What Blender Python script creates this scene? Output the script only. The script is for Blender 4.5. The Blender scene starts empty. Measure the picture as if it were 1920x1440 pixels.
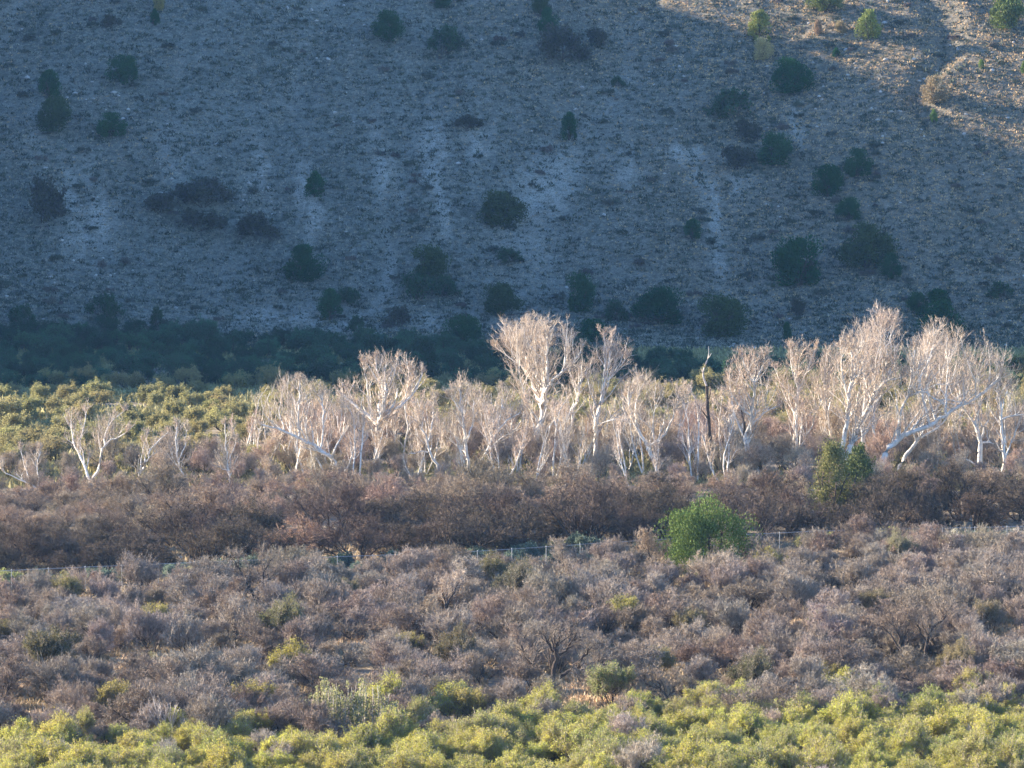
import bpy, math, random
import numpy as np
from mathutils import Vector

# ------------------------------------------------------------------ camera, sky, sun, exposure
S = bpy.context.scene
CAM_H = 50.0
PITCH = math.radians(5.05)          # looking slightly down into the valley
HFOV = math.radians(14.0)
FPX = 960.0 / math.tan(HFOV / 2)    # focal length in pixels of the 1920 wide photograph
cam_d = bpy.data.cameras.new('camera'); cam = bpy.data.objects.new('camera', cam_d)
S.collection.objects.link(cam); S.camera = cam
cam_d.sensor_width = 36; cam_d.lens = 18 / math.tan(HFOV / 2)
cam_d.clip_start = 1.0; cam_d.clip_end = 20000
cam.location = (0, 0, CAM_H); cam.rotation_euler = (math.pi / 2 - PITCH, 0, 0)

SUN_EL = math.radians(18.5); SUN_BACK = math.radians(20.0)   # from the left, a little beyond
to_sun = Vector((-math.cos(SUN_EL) * math.cos(SUN_BACK), math.cos(SUN_EL) * math.sin(SUN_BACK), math.sin(SUN_EL)))
W = bpy.data.worlds.new('World'); S.world = W; W.use_nodes = True
wn = W.node_tree.nodes; wl = W.node_tree.links; wn.clear()
sky = wn.new('ShaderNodeTexSky'); sky.sky_type = 'NISHITA'; sky.sun_disc = False
sky.sun_elevation = SUN_EL; sky.sun_rotation = math.radians(270) + SUN_BACK; sky.altitude = 1000
sky.air_density = 1.0; sky.dust_density = 0.3; sky.ozone_density = 5.0
bg = wn.new('ShaderNodeBackground'); bg.inputs[1].default_value = 0.11
wo = wn.new('ShaderNodeOutputWorld'); wl.new(sky.outputs[0], bg.inputs[0]); wl.new(bg.outputs[0], wo.inputs[0])
sd = bpy.data.lights.new('sun', 'SUN'); sd.energy = 5.0; sd.angle = math.radians(0.5); sd.color = (1.0, 0.88, 0.70)
so = bpy.data.objects.new('sun', sd); S.collection.objects.link(so)
so.rotation_euler = to_sun.to_track_quat('Z', 'Y').to_euler()
S.view_settings.view_transform = 'Standard'; S.view_settings.look = 'None'
S.view_settings.exposure = 2.1; S.view_settings.gamma = 1.0
S.render.engine = 'CYCLES'; S.cycles.max_bounces = 5; S.cycles.diffuse_bounces = 3; S.cycles.transparent_max_bounces = 4

# ------------------------------------------------------------------ helpers
COL = S.collection
rng = np.random.default_rng(11)

def tag(o, label=None, cat=None, group=None, kind=None):
    if label: o['label'] = label
    if cat: o['category'] = cat
    if group: o['group'] = group
    if kind: o['kind'] = kind
    return o

def newmesh(name, V, Q=None, T=None, rnd=None):
    me = bpy.data.meshes.new(name)
    V = np.asarray(V, np.float32).reshape(-1, 3)
    Q = np.zeros((0, 4), np.int32) if Q is None else np.asarray(Q, np.int32).reshape(-1, 4)
    T = np.zeros((0, 3), np.int32) if T is None else np.asarray(T, np.int32).reshape(-1, 3)
    me.vertices.add(len(V)); me.vertices.foreach_set('co', V.ravel())
    me.loops.add(Q.size + T.size)
    me.loops.foreach_set('vertex_index', np.concatenate([Q.ravel(), T.ravel()]).astype(np.int32))
    me.polygons.add(len(Q) + len(T))
    st = np.concatenate([np.arange(len(Q)) * 4, Q.size + np.arange(len(T)) * 3]).astype(np.int32)
    me.polygons.foreach_set('loop_start', st)
    if rnd is not None:
        a = me.attributes.new('rnd', 'FLOAT', 'POINT'); a.data.foreach_set('value', np.asarray(rnd, np.float32))
    me.update(calc_edges=True)
    return me

def mkobj(name, me, mat, parent=None, smooth=False, color=None):
    if mat is not None and len(me.materials) == 0: me.materials.append(mat)
    o = bpy.data.objects.new(name, me); COL.objects.link(o)
    if parent is not None: o.parent = parent
    if color is not None: o.color = (*color, 1)
    if smooth: me.polygons.foreach_set('use_smooth', np.ones(len(me.polygons), bool))
    return o

def empty(name, loc):
    o = bpy.data.objects.new(name, None); COL.objects.link(o); o.location = loc
    o.empty_display_size = 0.5
    return o

def nrm(a): return a / np.maximum(np.linalg.norm(a, axis=-1, keepdims=True), 1e-9)

class Geo:
    """collects tubes and slivers in numpy arrays"""
    def __init__(s): s.V = []; s.Q = []; s.T = []; s.R = []; s.n = 0
    def add(s, V, Q=None, T=None, R=None):
        V = V.reshape(-1, 3)
        if Q is not None: s.Q.append(Q + s.n)
        if T is not None: s.T.append(T + s.n)
        s.V.append(V); s.R.append(np.full(len(V), 0.5) if R is None else R); s.n += len(V)
    def tubes(s, P, R, sides=4, rg=rng):
        N, K, _ = P.shape
        T = np.gradient(P, axis=1); T = nrm(T)
        ref = np.where(np.abs(T[..., 2:3]) > 0.92, np.array([1., 0, 0]), np.array([0, 0, 1.]))
        A = nrm(np.cross(T, ref)); B = np.cross(T, A)
        an = np.arange(sides) * 2 * np.pi / sides
        V = P[:, :, None, :] + R[:, :, None, None] * (np.cos(an)[None, None, :, None] * A[:, :, None, :] + np.sin(an)[None, None, :, None] * B[:, :, None, :])
        i = np.arange(N)[:, None, None] * K * sides + np.arange(K - 1)[None, :, None] * sides
        j = np.arange(sides)[None, None, :]; j2 = (j + 1) % sides
        Q = np.stack([i + j, i + j2, i + sides + j2, i + sides + j], -1).reshape(-1, 4)
        rr = np.repeat(rg.random(N), K * sides)
        s.add(V, Q, None, rr)
    def slivers(s, P, D, L, Wd, rg=rng):
        """one long thin triangle for each finest twig"""
        N = len(P); side = nrm(np.cross(D, nrm(rg.normal(size=(N, 3)))))
        V = np.stack([P - side * Wd[:, None] / 2, P + side * Wd[:, None] / 2, P + D * L[:, None]], 1)
        T = np.arange(N * 3).reshape(-1, 3)
        s.add(V, None, T, np.repeat(rg.random(N), 3))
    def leaves(s, P, size, D=None, rg=rng, asp=0.55):
        """one small folded leaf spray (kite of two triangles) each"""
        N = len(P)
        D = nrm(rg.normal(size=(N, 3))) if D is None else D
        side = nrm(np.cross(D, nrm(rg.normal(size=(N, 3)))))
        z = size[:, None]
        V = np.stack([P, P + D * z * .5 - side * z * asp / 2, P + D * z, P + D * z * .5 + side * z * asp / 2], 1)
        s.add(V, np.arange(N * 4).reshape(-1, 4), None, np.repeat(rg.random(N), 4))
    def mesh(s, name):
        return newmesh(name, np.concatenate(s.V), np.concatenate(s.Q) if s.Q else None, np.concatenate(s.T) if s.T else None, np.concatenate(s.R))

def grow(rg, P, D, L, R, K=4, jit=0.2, trop=0.1, taper=0.35):
    N = len(P); pts = np.zeros((N, K + 1, 3)); pts[:, 0] = P; d = nrm(D)
    up = np.array([0, 0, 1.])
    for k in range(K):
        pts[:, k + 1] = pts[:, k] + d * (L / K)[:, None]
        d = nrm(d + rg.normal(size=(N, 3)) * jit + up * trop)
    rad = R[:, None] * np.linspace(1, taper, K + 1)[None]
    return pts, rad

def spawn(rg, pts, rad, n, t0=0.25, t1=1.0, ang=(30, 60), lr=(0.5, 0.8), rr=0.6, up=0.0):
    N, K1, _ = pts.shape; K = K1 - 1
    t = (t0 + (t1 - t0) * rg.random((N, n))) * K * 0.9999
    i = np.clip(t.astype(int), 0, K - 1); f = (t - i)[..., None]
    idx = np.arange(N)[:, None]
    P = pts[idx, i] * (1 - f) + pts[idx, i + 1] * f
    T = nrm(pts[idx, i + 1] - pts[idx, i])
    side = nrm(np.cross(T, nrm(rg.normal(size=T.shape))))
    a = np.radians(rg.uniform(*ang, size=(N, n)))[..., None]
    D = nrm(T * np.cos(a) + side * np.sin(a) + np.array([0, 0, up]))
    tot = np.linalg.norm(np.diff(pts, axis=1), axis=2).sum(1)
    L = tot[:, None] * rg.uniform(*lr, size=(N, n)) * (1.15 - 0.5 * t / K)
    R = (rad[idx, i] * (1 - f[..., 0]) + rad[idx, i + 1] * f[..., 0]) * rr
    return P.reshape(-1, 3), D.reshape(-1, 3), L.ravel(), R.ravel()

# smooth value noise (for terrain), vectorised
_tab = np.random.default_rng(5).random((256, 256))
def vnoise(x, y):
    xi = np.floor(x).astype(int); yi = np.floor(y).astype(int); fx = x - xi; fy = y - yi
    fx = fx * fx * (3 - 2 * fx); fy = fy * fy * (3 - 2 * fy)
    a = _tab[xi % 256, yi % 256]; b = _tab[(xi + 1) % 256, yi % 256]; c = _tab[xi % 256, (yi + 1) % 256]; d = _tab[(xi + 1) % 256, (yi + 1) % 256]
    return (a * (1 - fx) + b * fx) * (1 - fy) + (c * (1 - fx) + d * fx) * fy - 0.5
def fbm(x, y, o=4):
    r = 0; a = 1.0
    for k in range(o): r = r + a * vnoise(x * 2 ** k + 17 * k, y * 2 ** k + 31 * k); a *= 0.5
    return r
def sstep(e0, e1, x):
    t = np.clip((x - e0) / (e1 - e0), 0, 1); return t * t * (3 - 2 * t)

FOOT = 640.0
def gully(x, y):
    """shallow drainage lines running down the slope"""
    u = x + 9 * fbm(x * 0.02 + 3, y * 0.035, 3) - (y - FOOT) * 0.14 + 2.5 * fbm(x * .02, y * .16, 2)
    g = np.abs(vnoise(u * 0.055 + 40, y * 0.006) * 2)
    return g
def hz(x, y):
    x = np.asarray(x, float); y = np.asarray(y, float)
    bluff = 48.3 * (1 - sstep(4, 95, y))
    flat = 0.5 * fbm(x * 0.03, y * 0.03, 3) * sstep(150, 200, y)
    f = y - FOOT - 4 * fbm(x * 0.018 + 9, 3.3 + 0 * x, 2) + 0.18 * np.clip(x - 25, 0, 90)
    t = np.maximum(f, 0)
    ramp = np.where(t < 40, t * t / 80 * 0.58, (t - 20) * 0.58)
    ramp = np.where(ramp > 92, 92 + (ramp - 92) * 0.05, ramp)
    on = sstep(5, 40, f)
    bumps = on * (3.2 * fbm(x * 0.02 + 1, y * 0.02 + 7, 3) + 3.6 * (np.minimum(gully(x, y), .42) - 0.25) + 0.5 * fbm(x * 0.25, y * 0.25, 3))
    return bluff + flat + ramp + bumps

def ray(px, py):
    dx = (px - 960) / FPX; dz = -(py - 720) / FPX
    c, s = math.cos(PITCH), math.sin(PITCH)
    v = np.array([dx, c + dz * s, -s + dz * c]); return v / v[1]
def pxy(px, py, Y):
    """the point seen at pixel (px,py), at distance Y"""
    v = ray(px, py); return np.array([v[0] * Y, Y, CAM_H + v[2] * Y])
def at(px, py):
    """the point of the terrain seen at a pixel"""
    v = ray(px, py); Y = np.arange(240, 1000, 0.25)
    z = CAM_H + v[2] * Y; h = hz(v[0] * Y, Y); k = np.argmax(z <= h)
    return np.array([v[0] * Y[k], Y[k], h[k]])
def proj(p):
    c, s = math.cos(PITCH), math.sin(PITCH)
    x, y, z = p[0], p[1], p[2] - CAM_H
    f = y * c - z * s; u = y * s + z * c
    return 960 + FPX * x / f, 720 - FPX * u / f

# ------------------------------------------------------------------ materials
def mat(name):
    m = bpy.data.materials.new(name); m.use_nodes = True
    nt = m.node_tree; b = nt.nodes['Principled BSDF']; b.inputs['Roughness'].default_value = 0.85
    b.inputs['Specular IOR Level'].default_value = 0.15
    return m, nt, nt.nodes, nt.links, b
def mixc(nt, fac, a, b, mode='MIX'):
    n = nt.nodes.new('ShaderNodeMix'); n.data_type = 'RGBA'; n.blend_type = mode
    for k, v in ((0, fac), (6, a), (7, b)):
        if hasattr(v, 'is_output'): nt.links.new(v, n.inputs[k])
        else: n.inputs[k].default_value = v if k == 0 else (*v, 1)
    return n.outputs[2]
def noise(nt, scale, detail=3, rough=0.6, coord='Object', stretch=None):
    tc = nt.nodes.new('ShaderNodeTexCoord'); n = nt.nodes.new('ShaderNodeTexNoise')
    n.inputs['Scale'].default_value = scale; n.inputs['Detail'].default_value = detail; n.inputs['Roughness'].default_value = rough
    src = tc.outputs[coord]
    if stretch:
        mp = nt.nodes.new('ShaderNodeMapping'); mp.inputs['Scale'].default_value = stretch
        nt.links.new(src, mp.inputs[0]); src = mp.outputs[0]
    nt.links.new(src, n.inputs['Vector']); return n.outputs['Fac']
def ramp(nt, v, a, b):
    n = nt.nodes.new('ShaderNodeMapRange'); n.inputs[1].default_value = a; n.inputs[2].default_value = b
    nt.links.new(v, n.inputs[0]); return n.outputs[0]

def veg_mat(name, base=None, var=0.35, warm=(1.15, 0.95, 0.8), transl=0.0):
    """twigs and leaves: the object's own colour, each twig or leaf a little different"""
    m, nt, N, L, b = mat(name)
    if base is None:
        oi = N.new('ShaderNodeObjectInfo'); src = oi.outputs['Color']
    else: src = base
    at_ = N.new('ShaderNodeAttribute'); at_.attribute_name = 'rnd'
    v = ramp(nt, at_.outputs['Fac'], 0, 1)
    mr = N.new('ShaderNodeMapRange'); mr.inputs[3].default_value = 1 - var; mr.inputs[4].default_value = 1 + var
    L.new(at_.outputs['Fac'], mr.inputs[0])
    w = mixc(nt, noise(nt, 1.7, 2), (1, 1, 1), warm)
    c1 = mixc(nt, 1.0, src, w, 'MULTIPLY')
    vm = N.new('ShaderNodeVectorMath'); vm.operation = 'SCALE'
    L.new(c1, vm.inputs[0]); L.new(mr.outputs[0], vm.inputs[3])
    L.new(vm.outputs[0], b.inputs['Base Color'])
    if transl > 0:
        tr = N.new('ShaderNodeBsdfTranslucent'); L.new(vm.outputs[0], tr.inputs[0])
        mx = N.new('ShaderNodeMixShader'); mx.inputs[0].default_value = transl
        L.new(b.outputs[0], mx.inputs[1]); L.new(tr.outputs[0], mx.inputs[2])
        L.new(mx.outputs[0], N['Material Output'].inputs[0])
    return m
M_TWIG = veg_mat('twig', None, 0.42, (1.08, 0.97, 0.9))
M_LEAF = veg_mat('leaf', None, 0.38, (1.12, 1.0, 0.8), 0.5)
M_JUN = veg_mat('juniper_leaf', None, 0.4, (1.1, 1.0, 0.85), 0.12)
M_GRASS = veg_mat('dry_grass', None, 0.35, (1.1, 0.98, 0.85), 0.15)

def bark_mat(name, c1, c2, c3, scale=2.5):
    m, nt, N, L, b = mat(name)
    a = mixc(nt, ramp(nt, noise(nt, scale, 4, stretch=(1, 1, .5)), .42, .62), c1, c2)
    a = mixc(nt, ramp(nt, noise(nt, scale * .35, 3), .60, .68), a, c3)
    L.new(a, b.inputs['Base Color']); return m
M_SYC = bark_mat('sycamore_bark', (.76, .71, .64), (.58, .52, .45), (.30, .24, .19))
M_DEAD = bark_mat('dead_wood', (.10, .075, .06), (.06, .045, .035), (.2, .16, .13))
M_PALEDEAD = bark_mat('pale_dead_wood', (.55, .48, .42), (.42, .35, .3), (.3, .24, .2))
M_MESQ = bark_mat('mesquite_bark', (.10, .075, .062), (.06, .045, .038), (.15, .12, .10), 5)
M_METAL, _nt, _N, _L, _b = mat('galvanised_steel'); _b.inputs['Base Color'].default_value = (.34, .35, .36, 1); _b.inputs['Metallic'].default_value = .6; _b.inputs['Roughness'].default_value = .5
M_ROCK = bark_mat('limestone', (.50, .46, .42), (.34, .31, .28), (.6, .57, .53), 1.2)

# ------------------------------------------------------------------ the ground
def grid(name, xs, ys, zf):
    X, Y = np.meshgrid(xs, ys); Z = zf(X, Y); nx, ny = len(xs), len(ys)
    V = np.stack([X, Y, Z], -1).reshape(-1, 3)
    i = (np.arange(ny - 1)[:, None] * nx + np.arange(nx - 1)[None]).reshape(-1)
    return newmesh(name, V, np.stack([i, i + 1, i + nx + 1, i + nx], -1))

# valley floor: dry grass and pale soil
m, nt, N, L, b = mat('valley_soil')
c = mixc(nt, ramp(nt, noise(nt, .12, 4), .4, .6), (.28, .22, .155), (.19, .155, .115))
c = mixc(nt, ramp(nt, noise(nt, 1.6, 5), .35, .7), c, (.38, .31, .225))
L.new(c, b.inputs['Base Color'])
bp = N.new('ShaderNodeBump'); bp.inputs['Strength'].default_value = .8; bp.inputs['Distance'].default_value = .15
L.new(noise(nt, 3, 5), bp.inputs['Height']); L.new(bp.outputs[0], b.inputs['Normal']); M_SOIL = m
m, nt, N, L, b = mat('hill_soil')
ge = N.new('ShaderNodeAttribute'); ge.attribute_name = 'pale'
c = mixc(nt, ramp(nt, noise(nt, .9, 5), .38, .62), (.11, .108, .085), (.235, .225, .19))
gm = N.new('ShaderNodeMath'); gm.operation = 'MULTIPLY'; L.new(ge.outputs['Fac'], gm.inputs[0]); L.new(ramp(nt, noise(nt, 1.6, 5, .75), .25, .55), gm.inputs[1])
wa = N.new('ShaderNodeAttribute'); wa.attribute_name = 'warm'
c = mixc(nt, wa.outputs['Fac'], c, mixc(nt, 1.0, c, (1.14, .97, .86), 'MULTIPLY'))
c = mixc(nt, gm.outputs[0], c, (.42, .39, .33))
c = mixc(nt, ramp(nt, noise(nt, 4.5, 4, .7), .5, .66), c, (.05, .062, .045))
L.new(c, b.inputs['Base Color'])
bp = N.new('ShaderNodeBump'); bp.inputs['Strength'].default_value = 1; bp.inputs['Distance'].default_value = .25
L.new(noise(nt, 2.2, 6, .7), bp.inputs['Height']); L.new(bp.outputs[0], b.inputs['Normal']); M_HILL = m

HS = 610.0   # the row where valley floor and hillside meet
xs = np.concatenate([np.linspace(-900, -220, 30), np.arange(-200, 201, 2.0), np.linspace(220, 900, 30)])
ys = np.concatenate([np.linspace(-700, -40, 20), np.arange(-20, HS - 1, 2.0), [HS]])
tag(mkobj('ground', grid('ground', xs, ys, hz), M_SOIL, smooth=True), kind='structure')
# pale eroded patches: px, py, half-width, half-height in the photograph's hill
PALE = [(575, 380, 28, 75, .9), (485, 320, 30, 55, .7), (150, 400, 55, 90, .8), (820, 330, 28, 130, .8), (720, 300, 40, 90, .45), (900, 260, 35, 80, .55),
        (1290, 290, 50, 18, 1.), (1350, 330, 50, 40, .9), (1340, 400, 22, 70, .6), (1170, 300, 40, 60, .4), (600, 600, 320, 22, .55), (1100, 625, 350, 15, .45),
        (330, 300, 60, 60, .3), (60, 250, 60, 60, .3), (1490, 230, 18, 60, .4), (1350, 490, 25, 60, .35)]
def pale_at(x, y, z):
    px = 960 + FPX * x / (y * math.cos(PITCH) - (z - CAM_H) * math.sin(PITCH))
    f = y * math.cos(PITCH) - (z - CAM_H) * math.sin(PITCH)
    py = 720 - FPX * (y * math.sin(PITCH) + (z - CAM_H) * math.cos(PITCH)) / f
    r = np.zeros_like(x)
    for (a, b_, w, h, s) in PALE:
        q = ((px - a - (b_ - py) * -0.12) / w) ** 2 + ((py - b_) / h) ** 2
        r = np.maximum(r, s * np.exp(-q * 0.9))
    r = r * 1.3 * np.clip(0.55 + 1.3 * fbm(x * .45, y * .10, 4) + .8 * fbm(x * 1.1, y * .6, 2), 0, 1.3) + 0.22 * fbm(x * .05 + 5, y * .05, 3)
    r = r + 0.55 * sstep(.16, .0, gully(x, y)) * sstep(645, 680, y) * np.clip(fbm(x * .05, y * .045 + 60, 3) * 1.6 + .35, 0, 1)
    return np.clip(r * 1.5, 0, 1)
xs = np.concatenate([np.linspace(-900, -260, 24), np.arange(-240, -111, 2.0), np.arange(-110, 110.1, 0.5), np.arange(112, 241, 2.0), np.linspace(260, 900, 24)])
ys = np.concatenate([np.arange(HS, 775, 0.5), np.arange(777, 940, 4), np.linspace(960, 1500, 25)])
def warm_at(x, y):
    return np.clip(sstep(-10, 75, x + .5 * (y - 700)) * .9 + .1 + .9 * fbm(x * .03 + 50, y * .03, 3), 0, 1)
hm = grid('hillside', xs, ys, hz)
# 
co = np.empty(len(hm.vertices) * 3, np.float32); hm.vertices.foreach_get('co', co); co = co.reshape(-1, 3).astype(float)
a = hm.attributes.new('pale', 'FLOAT', 'POINT'); a.data.foreach_set('value', pale_at(co[:, 0], co[:, 1], co[:, 2]).astype(np.float32))
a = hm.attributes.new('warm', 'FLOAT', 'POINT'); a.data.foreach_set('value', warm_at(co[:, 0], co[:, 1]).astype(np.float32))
tag(mkobj('hillside', hm, M_HILL, smooth=True), kind='structure')

# the spur to the left whose shadow lies over the hillside and the far flats
te = math.tan(SUN_EL) / math.cos(SUN_BACK); ta = math.tan(SUN_BACK); RX = -150.0
def src(px, py, hill=True, Y=None):
    p = at(px, py) if Y is None else pxy(px, py, Y)
    k = p[0] - RX; return (p[1] + k * ta, p[2] + k * te)
prof = [src(60, 0, Y=553.) , src(700, 0, Y=556.), src(1300, 0, Y=560.)]
prof = [(d, (d0 - RX) * te) for (d, _), d0 in zip([(543 + (-64 - RX) * ta, 0), (545 + (-19 - RX) * ta, 0), (551 + (30 - RX) * ta, 0)], (-64, -19, 30))]
up = [src(1900, 285), src(1780, 235), src(1620, 140), src(1500, 95), src(1240, 25)]
P0 = [(prof[0][0] - 6, 0)] + prof + sorted(up)
P0 += [(P0[-1][0] + 60, P0[-1][1] + 12), (P0[-1][0] + 400, P0[-1][1] - 20)]
PD = np.array([p[0] for p in P0]); PZ = np.array([p[1] for p in P0])
def ridge(X, Y):
    prof_z = np.interp(Y + 0.0 * X, PD, PZ, left=-3)
    east = sstep(RX + 42, RX, X); t = np.maximum(RX - X, 0)
    west = np.clip(1 - t / 420, 0, 1)
    r = prof_z * east * west + 1.6 * fbm(X * .05, Y * .05, 3) * (prof_z > 5) * east
    return np.where(r > 0.5, r, -4)
xs = np.concatenate([np.arange(-600, -212, 12.0), np.arange(-210, -105, 1.5)]); ys = np.concatenate([np.arange(548, 800, 1.5), np.arange(804, 1200, 12)])
tag(mkobj('hill_spur', grid('hill_spur', xs, ys, ridge), M_HILL, smooth=True), kind='structure')

# ------------------------------------------------------------------ labels from landmarks
LM = []   # (name, px, py)
def landmark(n, x, y): LM.append((n, x, y))
for n, x, y in (("the lone green juniper", 1325, 1010), ("the pair of olive junipers", 1582, 905), ("the gnarled clearing tree", 1035, 1265),
                ("the pale-stemmed green bush", 650, 1320), ("the rust-coloured mound shrub", 570, 1010), ("the fallen log", 1425, 1150),
                ("the white bare sapling", 320, 1350), ("the fence's left end", 60, 1070), ("the fence's right end", 1880, 1010),
                ("the fence's middle", 1090, 1020), ("the dead snag", 1328, 780), ("the tallest central sycamore", 1010, 740),
                ("the dark-limbed sycamore", 705, 780), ("the right sycamore cluster", 1680, 760), ("the left leaning sycamore", 590, 830),
                ("the far-left spreading sycamore", 175, 850), ("the bright narrow sapling", 427, 850), ("the photo's lower left corner", 0, 1440),
                ("the photo's lower right corner", 1920, 1440), ("the photo's bottom centre", 960, 1440), ("the photo's left edge", 0, 1240), ("the lit flats' left edge", 0, 800),
                ("the photo's right edge", 1920, 1220), ("the straw clearing at left", 350, 1250), ("the close pair of dark trees", 1715, 1215), ("the dark fan-branched tree", 480, 1090),
                ("the left round slope juniper", 566, 495), ("the two big slope junipers", 1560, 475), ("the stacked slope junipers", 97, 190),
                ("the sunlit conical juniper", 1630, 45), ("the slope's pale bare patch", 1290, 295), ("the white boulder", 931, 360), ("the bottom edge's first quarter", 480, 1440), ("the bottom edge's last quarter", 1440, 1440), ("the bottom edge near one eighth", 240, 1440), ("the bottom edge near seven eighths", 1680, 1440),
                ("the photo's bottom edge, three eighths", 720, 1440), ("the photo's bottom edge, five eighths", 1200, 1440), ("the dead snag's foot", 1332, 900), ("the pointed narrow sycamore", 1135, 740), ("the left-leaning sycamore", 1225, 860), ("the wide central slope juniper", 940, 400), ("the hedge-like slope juniper", 1238, 590)):
    landmark(n, x, y)
def where(px, py):
    k = min(LM, key=lambda l: (l[1] - px) ** 2 + ((l[2] - py) * 1.3) ** 2)
    dx, dy = px - k[1], py - k[2]; d = math.hypot(dx, dy)
    if d < 25: return 'right beside ' + k[0]
    v = 'above' if dy < 0 else 'below'; h = 'left' if dx < 0 else 'right'
    r = abs(dx) / (abs(dy) + 1e-6)
    w = ('to the %s of' % h) if r > 2.4 else (v if r < 0.42 else '%s and %s of' % (v, h))
    q = 'just ' if d < 90 else ('' if d < 190 else 'well ')
    return (q + w + ' ' + k[0]).strip()

# ------------------------------------------------------------------ plant prototypes
def dome_shell(rg, n, w, h, flat=0.0):
    a = rg.uniform(0, 2 * np.pi, n); u = rg.uniform(-.1, 1, n)
    return np.stack([np.cos(a) * np.sqrt(1 - np.clip(u, 0, 1) ** 2), np.sin(a) * np.sqrt(1 - np.clip(u, 0, 1) ** 2), u], -1) * np.array([w, w, h])

def bare_shrub(seed, H, Wd, nst=5, twig=.03, dens=1.0, stemr=.10, upness=.12, leafy=0, leaf=.12, spread=(25, 60), order=(6, 7, 7, 5)):
    """a leafless (or leafy) many-stemmed shrub: real forking stems, then finer and finer twigs"""
    rg = np.random.default_rng(seed)
    stems, tw, lf = Geo(), Geo(), Geo()
    az = rg.uniform(0, 2 * np.pi, nst) + np.arange(nst) * 2 * np.pi / nst; ti = np.radians(rg.uniform(*spread, nst))
    D = np.stack([np.cos(az) * np.sin(ti), np.sin(az) * np.sin(ti), np.cos(ti)], -1)
    P = np.stack([np.cos(az) * .12, np.sin(az) * .12, np.zeros(nst) - .1], -1)
    L = np.full(nst, math.hypot(H * .62, Wd * .26)) * rg.uniform(.75, 1.1, nst)
    p, r = grow(rg, P, D, L, np.full(nst, stemr) * rg.uniform(.7, 1.1, nst), 5, .22, .06)
    stems.tubes(p, r, 5, rg)
    def fit(P, D, L):
        # keep the crown within an uneven, ragged dome
        tol = rg.uniform(.45, 1.7, len(P))
        e = lambda q: (q[:, 0] / (Wd * .5)) ** 2 + (q[:, 1] / (Wd * .5)) ** 2 + (np.maximum(q[:, 2], 0) / H) ** 2
        for _ in range(4):
            L = np.where(e(P + D * L[:, None]) > tol * (1.02 + .35 * np.sin(P[:, 0] * 2.1 + seed) * np.cos(P[:, 1] * 1.7)), L * .75, L)
        return L
    P, D, L, R = spawn(rg, p, r, order[0], .25, 1, (20, 60), (.5, .8), .6, upness)
    L = fit(P, D, L)
    p, r = grow(rg, P, D, L, np.maximum(R, .02), 4, .22, upness * .6); stems.tubes(p, r, 4, rg)
    P, D, L, R = spawn(rg, p, r, order[1], .15, 1, (25, 65), (.5, .85), .6, upness); L = fit(P, D, L)
    p, r = grow(rg, P, D, L, np.maximum(R, .016), 3, .25, upness * .6); tw.tubes(p, r, 3, rg)
    n3 = max(2, int(order[2] * dens)); P, D, L, R = spawn(rg, p, r, n3, .1, 1, (25, 70), (.45, .8), .6, upness)
    L = np.clip(fit(P, D, L), .22, 1.0)
    p2, r2 = grow(rg, P, D, L, np.full(len(P), twig * .42), 2, .25, upness)
    if leafy < 1: tw.tubes(p2, r2, 3, rg) if len(P) < 1500 else tw.slivers(P, D, L, np.full(len(P), twig * 1.1), rg)
    P, D, L, R = spawn(rg, p2, r2, order[3], .1, 1, (20, 60), (.5, .9), .6, upness)
    if leafy:
        keep = rg.random(len(P)) < leafy; Pk = P[keep]; Dk = D[keep]
        Pk = Pk[Pk[:, 2] > .1]; Dk = nrm(rg.normal(size=Pk.shape) + np.array([0, 0, .5]))
        lf.leaves(Pk, leaf * rg.uniform(.6, 1.4, len(Pk)), Dk, rg)
        lf.leaves(Pk + rg.normal(size=Pk.shape) * .12, leaf * rg.uniform(.6, 1.4, len(Pk)), nrm(rg.normal(size=Pk.shape)), rg)
        P, D, L = P[~keep], D[~keep], L[~keep]
    if len(P):
        L = np.clip(L, .18, .6); tw.slivers(P, D, L, np.full(len(P), twig) * rg.uniform(.6, 1.1, len(P)), rg)
    out = [('stems', stems.mesh('shrub_stems'), M_MESQ), ('twigs', tw.mesh('shrub_twigs'), M_TWIG)]
    if leafy: out.append(('foliage', lf.mesh('shrub_foliage'), M_LEAF))
    return out

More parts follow.
